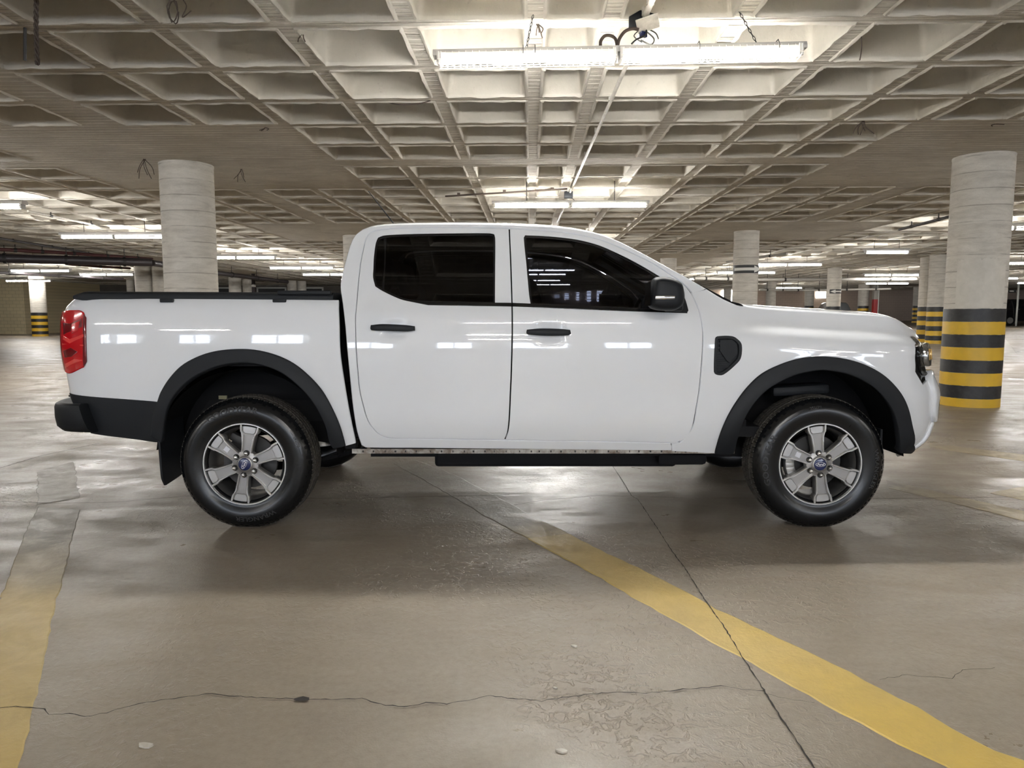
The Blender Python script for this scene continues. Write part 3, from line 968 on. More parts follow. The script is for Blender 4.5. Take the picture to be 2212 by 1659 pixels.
def panel(name, outer, m, holes=(), reg='cab', off=0.0, rim=0.014, res=0.03, parent=None, sides=(1, -1), sm=True, step=None, roll=0.0025, label=None):
    """a sheet cut from the body skin along an outline, with its edges folded inwards; sides: 1 near, -1 mirrored far"""
    parent = parent or truck
    step = step or res
    if sm:
        outer = smooth_poly(outer, step); holes = [smooth_poly(h, step) for h in holes]
    q, tris = tri_poly(outer, holes, res)
    P, N = skin(q[:, 0], q[:, 1], reg, off)
    # boundary edges
    cnt = {}
    T2 = []
    for t in tris:
        a, b, c = t
        ar = (q[b, 0] - q[a, 0]) * (q[c, 1] - q[a, 1]) - (q[c, 0] - q[a, 0]) * (q[b, 1] - q[a, 1])
        if ar < 0: t = (a, c, b)
        T2.append(t)
        for i in range(3):
            e = (t[i], t[(i + 1) % 3])
            cnt[e] = cnt.get(e, 0) + 1
    bd = [e for e in cnt if (e[1], e[0]) not in cnt]
    V = [tuple(p) for p in P]; NN = [tuple(n) for n in N]
    if rim > 0:
        outn = {}
        for a, b in bd:
            d = P[b] - P[a]; o = np.cross(d, N[a]); o /= max(1e-9, np.linalg.norm(o))
            for k in (a, b): outn[k] = outn.get(k, 0) + o
        i1 = {}; i2 = {}
        for k, o in outn.items():
            o = o / max(1e-9, np.linalg.norm(o))
            if roll > 0:
                # rolled lip: shift the edge vertex in, add a rounded step
                i1[k] = len(V); V.append(tuple(P[k] + o * roll - N[k] * roll)); nn = o * .8 + N[k] * .6; NN.append(tuple(nn / np.linalg.norm(nn)))
            else:
                i1[k] = len(V); V.append(tuple(P[k])); NN.append(tuple(o))
            i2[k] = len(V); V.append(tuple(P[k] + o * roll - N[k] * rim)); NN.append(tuple(o))
        for a, b in bd:
            if roll > 0:
                T2.append((a, i1[a], i1[b], b))
            T2.append((i1[a], i2[a], i2[b], i1[b]))
    res_o = []
    for sd in sides:
        if sd == 1:
            o = mesh_obj(name, V, T2, m, parent, normals=NN)
        else:
            o = mesh_obj(name, [(v[0], 2 * YC - v[1], v[2]) for v in V], [f[::-1] for f in T2], m, parent, normals=[(n[0], -n[1], n[2]) for n in NN])
        if label: o['label'] = label
        res_o.append(o)
    return res_o

# handle cups dent the doors; set them before anything is traced on the skin
HANDLES.extend([T([(850, 709)])[0], T([(1187, 719)])[0]])

# ---------------------------------------------------------------- traced outlines (photograph pixels)
REAR_DOOR = [(1100, 492.5), (1011, 491), (907, 491), (845, 493), (813.6, 497), (799, 502.6), (789.7, 516), (784.5, 537), (779, 564), (775, 595), (772, 626),
             (769, 662), (767, 689), (767.4, 720), (769, 759.5), (772, 800), (776, 842), (785, 880), (793.6, 908), (807.5, 928), (823, 941.7), (847, 947.6),
             (919, 948.5), (1000, 950), (1090, 951), (1096.5, 935), (1100, 905), (1102.5, 850), (1105, 790), (1106.5, 713), (1106, 655), (1103, 561)]
FRONT_DOOR = [(1100, 492.5), (1156, 496.5), (1219, 501.8), (1257, 508), (1295, 517), (1333, 531), (1371, 548.6), (1409, 567.6), (1447, 591.6), (1472.5, 609),
              (1492.7, 632), (1505, 657.5), (1514, 683), (1518, 708), (1519, 735), (1517.5, 764), (1515, 799), (1510.5, 845), (1504, 884), (1496, 924), (1486, 945.6),
              (1468, 955), (1436, 957), (1317, 954.5), (1197, 953), (1090, 951), (1096.5, 935), (1100, 905), (1102.5, 850), (1105, 790), (1106.5, 713), (1106, 655), (1103, 561)]
REAR_WIN = [(805, 600), (805.7, 580), (807, 553.6), (811, 525), (816, 513), (827, 508.5), (850, 506.3), (907, 504.3), (985, 503.3), (1058, 503.2), (1068, 505.5), (1070.5, 514),
            (1070.5, 585), (1070, 658), (985, 656), (920, 655), (886, 652.5), (865, 647.5), (845, 639), (824, 628.5), (810, 619.5)]
FRONT_WIN = [(1130.6, 513), (1134, 507.5), (1168.6, 508.8), (1219, 513), (1257, 519), (1295, 529.6), (1333, 546), (1371, 565), (1409, 586.6), (1447, 611), (1474, 634), (1481, 650),
             (1486.5, 669), (1484, 674), (1455, 674), (1333, 668.5), (1232, 664.5), (1146, 661.5), (1142, 637), (1136, 570)]
RAIL = [(783, 962), (775, 940), (768, 905), (762, 860), (756, 800), (751, 750), (747, 700), (742.5, 660), (739, 640), (736.5, 620), (738, 605), (742, 588), (748, 565), (754.5, 541), (761, 522), (769, 508.5),
        (782, 498.5), (805, 492), (847, 488.5), (907, 487), (1011, 486.5), (1100, 488.3), (1156, 490.5), (1219, 494.5), (1257, 499.3), (1295, 507.6), (1333, 521.3),
        (1371, 539.8), (1409, 560), (1447, 581.5), (1485, 602), (1523, 624), (1561, 647.5), (1590, 660)]
rear_door_sz = T(REAR_DOOR); front_door_sz = T(FRONT_DOOR)
rear_win_sz = T(REAR_WIN, off=-0.004); front_win_sz = T(FRONT_WIN, off=-0.004)
rail_sz = T(RAIL)

# ---------------------------------------------------------------- cab side frame (pillars, roof edge, sill)
def path_between(poly, a, b):
    """points of a closed outline from index a to index b going forwards"""
    out = [poly[a]]; i = a
    while i != b:
        i = (i + 1) % len(poly); out.append(poly[i])
    return out
cab_out = rail_sz[:-2] + T([(1497, 632.5)])
fd = [p for p in front_door_sz]
cab_out = cab_out + fd[:10][::-1]                         # back along the top of the front door
cab_out = cab_out + rear_door_sz[1:22]                    # over and down behind the rear door
cab_out = cab_out + rear_door_sz[22:25] + fd[21:25][::-1]   # below both doors
cab_out = cab_out + T([(1450, 958), (1450, 972.5), (1300, 971), (1100, 969), (900, 967), (790, 966)])
cab_poly = smooth_poly(cab_out, 0.03)
def door_edge_gap(P, d):
    A = np.array(smooth_poly(rear_door_sz, 0.01) + smooth_poly(front_door_sz, 0.01))
    Q = inset(P, d)
    return [q if ((A[:, 0] - p[0]) ** 2 + (A[:, 1] - p[1]) ** 2).min() < 0.006 ** 2 else p for p, q in zip(P, Q)]
cab_poly = door_edge_gap(cab_poly, 0.004)
panel('cab_side', cab_poly, M['white'], sm=False, res=0.04, step=0.03, rim=0.02, roll=0.002)

# ---------------------------------------------------------------- doors
def door(name, out_sz, win_sz, seats, glass):
    out = inset(smooth_poly(out_sz, 0.022), 0.0062)
    win = smooth_poly(win_sz, 0.022)
    ds = panel(name, out, M['white'], holes=[win], sm=False, res=0.022, rim=0.03)
    for d, sd in zip(ds, (1, -1)):
        panel('window_seal', inset(win, -0.004), M['black_gloss'], holes=[inset(win, 0.013)], sm=False, res=0.02, off=-0.004, rim=0.01, parent=d, sides=(sd,), roll=0.001)
        g = panel('door_glass', inset(win, 0.010), glass, sm=False, res=0.04, off=-0.008, rim=0, parent=d, sides=(sd,))
    return ds
rear_doors = door('rear_door', rear_door_sz, rear_win_sz, 0, M['glass_rear'])
front_doors = door('front_door', front_door_sz, front_win_sz, 0, M['glass'])
# belt mouldings
for ds, a in ((rear_doors, [(886, 651.5), (985, 653.5), (1104.5, 655), (1104.8, 661.5), (985, 659.5), (925, 658.5)]),
              (front_doors, [(1107.5, 655), (1232, 660), (1333, 665), (1484, 672), (1484, 676), (1333, 670.8), (1232, 666.5), (1107.5, 661.5)])):
    for d, sd in zip(ds, (1, -1)):
        panel('belt_moulding', T(a), M['black_gloss'], off=0.004, rim=0.008, parent=d, sides=(sd,), res=0.02, sm=False)
# dark pillar strip and quarter divider in the rear window
for d, sd in zip(rear_doors, (1, -1)):
    panel('window_divider', T([(829, 509.5), (834.5, 509.2), (829.5, 628), (825, 626)]), M['black_gloss'], off=-0.0065, rim=0, parent=d, sides=(sd,), res=0.03, sm=False)
# door handles
def handle(d, sd, pts, cx):
    o = smooth_poly(T(pts, off=0.03), 0.01, corner=60)
    q = np.array(o)
    bm = bmesh.new()
    mx = q[:, 0].mean(); half = (q[:, 0].max() - q[:, 0].min()) / 2
    rings = []
    mz = q[:, 1].mean()
    for off, shrink in ((0.002, .9), (0.010, 1.0), (0.026, 1.0), (0.034, .93), (0.036, .8)):
        S = mx + (q[:, 0] - mx) * (1 - (1 - shrink) * .12); Z = mz + (q[:, 1] - mz) * shrink
        bow = 1 - 0.35 * np.abs((S - mx) / half) ** 2
        base, n = skin(S, Z, 'cab', 0)
        # ignore the cup under the handle
        base[:, 1] = np.minimum(base[:, 1], YC - P_DOOR(Z))
        p = base + n * (off * bow)[:, None] * np.array([0.1, 1, 0.2]) * 1.0
        rings.append([bm.verts.new((v[0], v[1] if sd == 1 else 2 * YC - v[1], v[2])) for v in p])
    m = len(rings[0])
    for a, b in zip(rings[:-1], rings[1:]):
        for i in range(m): bm.faces.new((a[i], a[(i + 1) % m], b[(i + 1) % m], b[i]))
    bm.faces.new(rings[-1]); bm.faces.new(rings[0][::-1])
    bm_obj('door_handle', bm, M['black_plastic'], d, smooth=True, angle=45)
for d, sd in zip(rear_doors, (1, -1)):
    handle(d, sd, [(800, 701), (830, 699.5), (870, 701), (895, 703.5), (895.5, 713), (880, 715), (840, 713.5), (802, 712.5), (799, 709)], 0)
for d, sd in zip(front_doors, (1, -1)):
    handle(d, sd, [(1138.5, 711), (1170, 709.5), (1205, 710), (1232, 711.5), (1234, 720), (1228, 723.5), (1190, 724), (1141, 722), (1137, 718)], 0)

# ---------------------------------------------------------------- cab shell: rear wall, roof, windscreen as one swept surface
E = np.array([skin0(np.array([s]), np.array([z]))[0] for s, z in smooth_poly(rail_sz, 0.02, closed=False)])
# even arc length and gentle smoothing
d = np.r_[0, np.cumsum(np.linalg.norm(np.diff(E[:, [0, 2]], axis=0), axis=1))]
NT_ = 170
tt = np.linspace(0, d[-1], NT_)
EX = np.interp(tt, d, E[:, 0]); EY = np.interp(tt, d, E[:, 1]); EZ = np.interp(tt, d, E[:, 2])
def blur(a, k=2):
    for _ in range(k):
        b = a.copy(); b[1:-1] = (a[:-2] + 2 * a[1:-1] + a[2:]) / 4; a = b
    return a
EX, EY, EZ = blur(EX, 3), blur(EY, 3), blur(EZ, 3)
TX, TZ = np.gradient(EX), np.gradient(EZ); L_ = np.hypot(TX, TZ); TX /= L_; TZ /= L_
NX, NZ = blur(-TZ, 8), blur(TX, 8); L_ = np.hypot(NX, NZ); NX /= L_; NZ /= L_
HWE = YC - EY
rise = np.where(EX < -0.2, 0.052, 0.052)
rise = 0.028 + 0.018 * sstep(-1.0, -0.75, EX) - 0.024 * sstep(0.1, 0.7, EX)
rise = blur(rise, 4)
def shell(ti, w, inn=0.0):
    """ti: float station index array, w in [-1, 1] across"""
    f = lambda a: np.interp(ti, np.arange(NT_), a)
    w = np.asarray(w, float)
    r = f(rise) * np.sqrt(np.clip(1 - np.abs(w) ** 3.2, 0, None)) - inn
    return np.stack([f(EX) + f(NX) * r, YC - w * f(HWE), f(EZ) + f(NZ) * r], -1)
def shell_patch(name, t0, t1, w0, w1, m, inn=0.0, nt=None, nw=36, rim=0.0, edge=True, parent=None):
    nt = nt or max(4, int((t1 - t0) / 2))
    ts = np.linspace(t0, t1, nt + 1)
    a0 = math.asin(max(-1, w0)); a1 = math.asin(min(1, w1))
    ws = np.sin(np.linspace(a0, a1, nw + 1))
    TI, WW = np.meshgrid(ts, ws, indexing='ij')
    P = shell(TI, WW, inn)
    V = [tuple(p) for p in P.reshape(-1, 3)]
    n = nw + 1
    Fc = [(i * n + j, i * n + j + 1, (i + 1) * n + j + 1, (i + 1) * n + j) for i in range(nt) for j in range(nw)]
    o = mesh_obj(name, V, Fc, m, parent or truck, smooth=True)
    return o
def station(x, lo):
    """index of the rail station nearest to x after index lo"""
    return lo + int(np.argmin(np.abs(EX[lo:] - x)))
i_top = int(np.argmax(EZ))
z_ = lambda z: int(np.argmin(np.abs(EZ[:i_top - 30] - z)))
iw0, iw1 = z_(1.33), z_(1.60)
i_head = station(0.62, i_top); i_cowl = station(1.44, i_top); i_end = NT_ - 1
# rear wall around the back window, roof, screen pillars
shell_patch('cab_rear_panel', 0, iw0, -1, 1, M['white'])
shell_patch('cab_rear_panel', iw0, iw1, -1, -0.80, M['white'], nw=10)
shell_patch('cab_rear_panel', iw0, iw1, 0.80, 1, M['white'], nw=10)
shell_patch('rear_window', iw0, iw1, -0.80, 0.80, M['glass_rear'], 0.003)
roof = shell_patch('roof', iw1, i_head, -1, 1, M['white'], nw=48)
for w0, w1 in ((-1, -0.93), (0.93, 1)):
    shell_patch('windscreen_pillar', i_head, i_end, w0, w1, M['white'], nw=8)
ws = shell_patch('windscreen', i_head, i_cowl, -0.93, 0.93, M['glass_front'], 0.004)
shell_patch('windscreen_frit', i_head, i_head + 3, -0.93, 0.93, M['black_gloss'], 0.002, nt=3, parent=ws)
shell_patch('cowl_panel', i_cowl, i_end, -0.93, 0.93, M['black_plastic'], 0.004)

# antenna
ab = Vector((at_y(848, 480, 0.75).x, 0.75, 0)); k = int(np.argmin(np.abs(EX[i_top - 20:i_top + 20] - ab.x))) + i_top - 20
ab = Vector(shell(np.array([float(k)]), np.array([(YC - 0.75) / HWE[k]]))[0])
tip = at_y(796, 413, 0.75)
bm = bmesh.new(); add_tube(bm, [ab, ab.lerp(tip, .5), tip], [0.0045, 0.0035, 0.0025], 8)
b2 = bmesh.new(); bmesh.ops.create_cone(b2, cap_ends=True, segments=14, radius1=0.028, radius2=0.010, depth=0.03)
merge(bm, b2, Matrix.Translation(ab + Vector((0.004, 0, 0.012))))
bm_obj('antenna', bm, M['black_plastic'], truck, smooth=True, angle=40)

# ---------------------------------------------------------------- front wing, bonnet
FENDER_TOP = [(1523, 634)]
ZTOP = Spline([(1.05, 1.38), (1.19, 1.309), (1.28, 1.276), (1.4, 1.256), (1.6, 1.241), (1.8, 1.229), (2.0, 1.217), (2.15, 1.208), (2.3, 1.193), (2.4, 1.172), (2.5, 1.140), (2.6, 1.114), (2.75, 1.098), (3.0, 1.091), (3.35, 1.09)])
def zf_top(x): return float(ZTOP(x))
fl_out_f = [(1547, 980.5), (1557, 943), (1572, 906), (1592, 871), (1619, 836), (1649, 809), (1689, 789), (1728.7, 776.6), (1768.5, 772), (1810.8, 774.6),
            (1853, 784), (1890, 800), (1920, 821), (1945, 848.7), (1962.4, 883.5), (1972.3, 925.8), (1973.6, 963), (1969, 979)]
fl_in_f = [(1945, 977), (1945, 943), (1941, 918), (1932.6, 891), (1917.6, 866), (1897.8, 843.7), (1873, 825), (1843, 810), (1810.8, 801.5), (1778, 797.7), (1748.6, 801),
           (1716, 809), (1684, 824), (1656.6, 841), (1631.8, 866), (1611.9, 896), (1599, 925.8), (1590.7, 953), (1584.5, 979)]
fl_out_r = [(335, 905), (340, 867), (347.6, 849), (365, 821), (391, 793), (423.5, 774), (461.5, 761.5), (504.6, 756.5), (547.6, 758), (593, 769), (631, 787), (664, 813.4),
            (692, 844), (714.7, 882), (732.5, 922), (744, 963)]
fl_in_r = [(720, 968), (713.5, 957.7), (704.6, 922), (687, 884), (664, 851), (636, 823.6), (606, 802), (568, 787), (527, 781), (482, 785.6), (446, 797), (416, 813),
           (390.6, 833.7), (370, 859), (359, 882), (352.7, 912), (347, 955)]
front_gap = FRONT_DOOR[10:20]
fend = [(1499, 633)] + [(x + 1.8, y) for x, y in front_gap] + [(1470, 958), (1452.5, 960), (1452.5, 974), (1500, 976.5), (1552, 979)]
fz = T(fend)
arch_mid = [((a[0] + b[0]) / 2, (a[1] + b[1]) / 2) for a, b in zip(fl_out_f[1:15], fl_in_f[::-1][1:15])]
arch = T([(1566, 943), (1580, 908), (1600, 873), (1627, 839), (1656, 815), (1693, 797), (1730, 785), (1768.5, 781), (1808, 783), (1848, 792), (1882, 807), (1910, 827)])
bump_seam = T([(1925, 832), (1944, 824), (1960, 813), (1977, 803)])
head_edge = T([(1977.5, 790), (1976.5, 770), (1976, 745), (1977, 728)])
top = [(2.45, 1.098), (2.6, 1.088), (2.78, 1.080)] + [(x, zf_top(x)) for x in (2.78, 2.6, 2.5, 2.4, 2.3, 2.2, 2.05, 1.9, 1.75, 1.6, 1.5, 1.4, 1.33)] + T([(1590, 659.5), (1561, 647), (1526, 626)])
fender_out = smooth_poly(fz + arch + bump_seam + head_edge + top, 0.025)
vent_px = [(1546, 732), (1550, 728), (1582, 728), (1596, 737), (1601, 746), (1600, 769), (1594, 781), (1562, 808), (1548.5, 808), (1543.5, 803)]
vent = smooth_poly(T(vent_px), 0.012, corner=70)
fenders = panel('front_wing', fender_out, M['white'], holes=[vent], sm=False, res=0.024, rim=0.02)

for f, sd in zip(fenders, (1, -1)):
    v = panel('side_vent', inset(vent, 0.001), M['black_plastic'], sm=False, res=0.03, off=-0.02, rim=0.0, parent=f, sides=(sd,))[0]
    panel('vent_frame', inset(vent, -0.003), M['black_plastic'], holes=[inset(vent, 0.010)], sm=False, res=0.02, off=0.0012, rim=0.026, parent=f, sides=(sd,))
    panel('vent_blade', T([(1556, 735), (1581, 734), (1591, 742), (1593, 764), (1576, 783), (1570, 778), (1556, 757)], off=-.004), M['black_plastic'], sm=False, res=0.02, off=-0.002, rim=0.016, parent=f, sides=(sd,))
    for y in (740, 750, 761, 772, 782, 791):
        x1 = 1556 if y < 760 else 1556 + (y - 760) * 0.62
        panel('vent_slat', T([(1546, y), (x1, y), (x1, y + 3.2), (1546, y + 3.2)], off=-.01), M['black_plastic'], sm=False, res=0.02, off=-0.008, rim=0.012, parent=f, sides=(sd,))

# bonnet: swept between the wings
def bonnet():
    """swept across between the wings; the edge follows the top of the body skin right round the nose"""
    ss = np.r_[np.linspace(1.315, 2.3, 42), np.linspace(2.32, 3.0, 30), np.linspace(3.05, 3.34, 8)]
    ze = ZTOP(ss)
    E_ = skin0(ss, ze)
    V = []; n = 45
    ws = np.sin(np.linspace(-PI / 2, PI / 2, n))
    for i, s in enumerate(ss):
        hw = YC - E_[i, 1] - 0.003
        k = hw / 0.84
        rs = 0.040 * k * (1 - .35 * float(sstep(2.2, 2.6, s)))
        for w in ws:
            dome = rs * math.sqrt(max(0, 1 - abs(w) ** 2.6))
            rd = -0.007 * math.exp(-((abs(w) * hw - 0.50) / 0.04) ** 2) * float(sstep(0.6, 0.75, hw))
            V.append((E_[i, 0], YC - w * hw, ze[i] + 0.001 + dome + rd))
    Fc = [(i * n + j, i * n + j + 1, (i + 1) * n + j + 1, (i + 1) * n + j) for i in range(len(ss) - 1) for j in range(n - 1)]
    return mesh_obj('bonnet', V, Fc, M['white'], truck, smooth=True)
bonnet()

# ---------------------------------------------------------------- cargo bed
bed_top = T([(165, 644.5), (300, 645.5), (500, 646.5), (731, 648.5)], 'bed')
bed_front = T([(731, 700), (733, 760), (741, 820), (751, 880), (761, 930), (767, 957), (745, 963)], 'bed')
arch_r = T([(736, 958), (724, 922), (706, 884), (682, 848), (654, 818), (622, 793), (587, 776), (545, 766), (504, 764), (463, 769), (427, 781), (396, 800), (371, 827), (355, 852), (347, 869)], 'bed')
low = T([(341, 868), (250, 861.5), (150, 852.5)], 'bed')
s_end = -2.67
LAMP_R = T([(139, 670), (172, 671), (181, 675.4), (183.5, 684), (185, 781), (181, 793), (150, 806)], 'bed')
zl0 = 0.885; zl1 = 1.235
bed_out = bed_top + bed_front + arch_r + low + [(s_end, low[-1][1] + .005), (s_end, .985), (-2.635, .925)] + [LAMP_R[6], LAMP_R[5], LAMP_R[4], LAMP_R[3], LAMP_R[2], LAMP_R[1]] + \
    [(-2.60, zl1 + 0.006), (s_end, zl1 - 0.02), (s_end, 1.30), (-2.60, 1.312)]
bed_poly = smooth_poly(bed_out, 0.025)
panel('bed_side', bed_poly, M['white'], sm=False, res=0.026, reg='bed', rim=0.02)
def tailgate():
    ss = np.linspace(s_end - 0.006, -3.45, 26); zs = np.linspace(0.72, 1.30, 26)
    S, Z = np.meshgrid(ss, zs, indexing='ij')
    P = skin0(S, Z, 'bed')
    # pressed panel in the middle
    dent = 0.012 * sstep(-2.8, -2.9, -np.abs(-S) if False else S * 1.0) if False else 0
    near = P; far = P.copy(); far[..., 1] = 2 * YC - far[..., 1]
    A = np.concatenate([near, far[::-1][1:]], 0)
    n = len(zs); V = [tuple(p) for p in A.reshape(-1, 3)]
    Fc = [(i * n + j, i * n + j + 1, (i + 1) * n + j + 1, (i + 1) * n + j) for i in range(len(A) - 1) for j in range(n - 1)]
    o = mesh_obj('tailgate', V, Fc, M['white'], truck, smooth=True)
    box_obj('tailgate_handle', (-2.665, YC, 1.16), (0.03, 0.32, 0.09), M['black_plastic'], o, 0.012)
    return o
tailgate()
# tail lamps
lamp_sz = [(-2.633, 0.925)] + [LAMP_R[6], LAMP_R[5], LAMP_R[4], LAMP_R[3], LAMP_R[2], LAMP_R[1], (-2.60, zl1)] + [(s_end + .004, zl1 - 0.03), (s_end, 1.10), (s_end, .99)]
lamp_poly = inset(smooth_poly(lamp_sz, 0.015), 0.003)
for sd in (1, -1):
    L = panel('tail_lamp', lamp_poly, M['red_lens'], sm=False, res=0.02, reg='bed', off=0.010, rim=0.03, sides=(sd,), roll=0.005)[0]
    L['label'] = 'red tail lamp wrapping round the rear corner'
    def facet(pts, m, off, r=0.012):
        panel('lens_facet', T(pts, 'bed', .012), m, reg='bed', off=off, rim=r, parent=L, sides=(sd,), res=0.02, sm=False, roll=0.002)
    facet([(136, 697), (150, 700), (176, 688), (176, 706), (150, 716), (137, 722)], M['red_dark'], 0.0125)
    facet([(156, 700), (172, 694), (168, 714), (154, 721)], M['red_lens'], 0.016)
    facet([(137, 726), (150, 734), (180, 722), (180, 727), (150, 741), (136, 733)], M['red_light'], 0.0135)
    facet([(134, 742), (180, 745), (180, 747), (134, 745)], M['red_light'], 0.0125)
    facet([(136, 758), (152, 752), (166, 760), (154, 770), (140, 772)], M['red_dark'], 0.0125)
    facet([(141, 786), (160, 776), (178, 778), (160, 784), (142, 794)], M['red_light'], 0.0128)
    facet([(180, 680), (183, 686), (184.3, 781), (180.5, 791), (178.8, 779), (179, 690)], M['red_dark'], 0.0125)

# bed tub, cover and rails
def bed_tub():
    bm = bmesh.new()
    x0, x1 = -2.46, -1.03
    for s_ in (-1, 1): add_box(bm, ((x0 + x1) / 2, YC + s_ * 0.86, 1.12), (x1 - x0, 0.03, 0.34))
    add_box(bm, ((x0 + x1) / 2, YC, 0.95), (x1 - x0, 1.74, 0.04))
    add_box(bm, (x1, YC, 1.08), (0.03, 1.74, 0.44)); add_box(bm, (x0 + .01, YC, 1.08), (0.03, 1.6, 0.44))
    bm_obj('bed_tub', bm, M['under'], truck)
bed_tub()
def cover():
    """black bed cover: a low slab whose rim stands on the bed sides"""
    za = 1.318
    bm = bmesh.new()
    V = []
    xs = np.linspace(-2.465, -1.005, 30)
    prof = [(0.886, -0.016), (0.890, 0.004), (0.884, 0.022), (0.865, 0.032), (0.82, 0.036), (0.6, 0.040), (0.3, 0.043), (0.0, 0.044)]
    prof = prof + [(-w, z) for w, z in prof[::-1][1:]]
    n = len(prof)
    rings = []
    for i, x in enumerate(xs):
        zz = za + 0.012 * (x + 2.5) / 1.5 * -0.6 
        lift = 0.0
        e = 1 - max(0, (0.03 - (x - xs[0])) / 0.03) * .5
        rings.append([bm.verts.new((x - 0.05 * 0, YC - w, zz + z * e)) for w, z in prof])
    for a, b in zip(rings[:-1], rings[1:]):
        for j in range(n - 1): bm.faces.new((a[j], a[j + 1], b[j + 1], b[j]))
    bm.faces.new(rings[0]); bm.faces.new(rings[-1][::-1])
    o = bm_obj('bed_cover', bm, M['black_plastic'], truck, smooth=True, angle=35)
    o['label'] = 'black cover over the cargo bed'
    for s_ in (-1, 1):
        for x in (-1.93, -1.30):
            box_obj('cover_clamp', (x, YC + s_ * 0.905, za - 0.018), (0.075, 0.02, 0.02), M['black_plastic'], o, 0.004)
        box_obj('cover_rail', (-1.16, YC + s_ * 0.902, za + 0.026), (0.30, 0.03, 0.024), M['black_plastic'], o, 0.008)
cover()

# ---------------------------------------------------------------- arch flares
def flare(outp, inp, reg, name):
    po = T(outp, reg, 0.02); pi = T(inp, reg, 0.02)
    out = smooth_poly(po + pi, 0.025)
    panel(name, out, M['black_plastic'], sm=False, res=0.022, reg=reg, off=0.022, rim=0.05, roll=0.006)
flare(fl_out_f, fl_in_f, 'cab', 'front_arch_flare')
flare([(327, 941), (331, 901), (341, 867)] + fl_out_r[2:], fl_in_r, 'bed', 'rear_arch_flare')

# rear lower side panel and bumper
val = T([(146, 853), (240, 861), (339, 868.5), (331, 902), (327.5, 938), (345, 955), (281, 946.5), (197, 935), (186, 915), (172, 889), (160, 872)], 'bed')
val[0] = (-2.60, val[0][1]); val[-1] = (val[-1][0], val[-1][1])
panel('rear_lower_panel', val, M['black_plastic'], reg='bed', off=0.004, rim=0.03, res=0.03)
def rear_bumper():
    prof = [(0.03, 0.725), (0.055, 0.727), (0.072, 0.718), (0.078, 0.70), (0.078, 0.64), (0.07, 0.59), (0.045, 0.565), (0.0, 0.56), (-0.03, 0.57), (-0.03, 0.72)]
    ss = [-2.395, -2.40, -2.44, -2.48, -2.52, -2.56, -2.6, -2.64, -2.68, -2.74, -2.82, -2.95, -3.1, -3.25, -3.45]
    bm = bmesh.new(); rings = []
    def ring(s, mir):
        out = []
        for off, z in prof:
            ss_ = s - (z - 0.70) * 0.32 * float(sstep(-2.62, -2.45, s)) 
            k = 1.0
            p, n = skin(np.array([ss_]), np.array([0.8]), 'bed', 0)
            q = p[0] + n[0] * off * k
            out.append(bm.verts.new((q[0], q[1] if not mir else 2 * YC - q[1], z - 0.02 * float(sstep(-2.7, -2.5, s)) * 0)))
        return out
    R1 = [ring(s, False) for s in ss]; R2 = [ring(s, True) for s in ss[:-1]][::-1]
    rings = R1 + R2; n = len(prof)
    for a, b in zip(rings[:-1], rings[1:]):
        for j in range(n): bm.faces.new((a[j], a[(j + 1) % n], b[(j + 1) % n], b[j]))
    bm.faces.new(rings[0]); bm.faces.new(rings[-1][::-1])
    o = bm_obj('rear_bumper', bm, M['black_plastic'], truck, smooth=True, angle=40)
    box_obj('step_pad', (-2.655, YC, 0.728), (0.10, 1.2, 0.012), M['black_gloss'], o, 0.004)
    for s_ in (-1, 1):
        box_obj('bumper_bracket', (-2.36, YC + s_ * 0.78, 0.555), (0.10, 0.06, 0.05), M['under'], o, 0.006)
    box_obj('tow_bracket', (-2.15, YC - 0.80, 0.545), (0.14, 0.05, 0.04), M['under'], o, 0.006)
rear_bumper()

# ---------------------------------------------------------------- front bumper, lamps, grille
def s_of(px, py): return inv(px, py)
bs = T([(1925, 832), (1944, 824), (1960, 813), (1977, 803)])
fb = bs + [inv(1985, 817), inv(1994, 832), (2.50, 0.845), (2.58, 0.845), (2.66, 0.86), (2.76, 0.87), (2.95, .87), (3.35, .87), (3.35, .42), (2.95, .415), (2.7, .41), (2.5, .41), (2.40, .415)]
fb += T([(1970, 980), (1966, 960), (1964, 926), (1954, 886), (1937, 853)])
fbp = smooth_poly(fb, 0.025)
for o in panel('front_bumper', fbp, M['white'], sm=False, res=0.026, rim=0.02): o['label'] = 'white front bumper half'
# outer bumper bar standing proud
bar = [(2.47, .80), (2.50, .86), (2.55, .885), (2.7, .88), (3.0, .86), (3.35, .86), (3.35, .62), (3.0, .61), (2.7, .60), (2.56, .60), (2.50, .64), (2.475, .72)]
panel('bumper_bar', bar, M['white'], off=0.028, rim=0.04, res=0.03, roll=0.008)
lip = [(2.50, .57), (2.54, .585), (2.7, .58), (3.35, .575), (3.35, .42), (2.7, .415), (2.54, .422), (2.45, .432), (2.46, .45), (2.49, .49)]
panel('bumper_lip', lip, M['white'], off=0.016, rim=0.03, res=0.03, roll=0.006)
panel('lower_grille', [(2.62, .60), (3.35, .60), (3.35, .72), (2.62, .72)], M['black_plastic'], off=0.032, rim=0.02, sm=False)
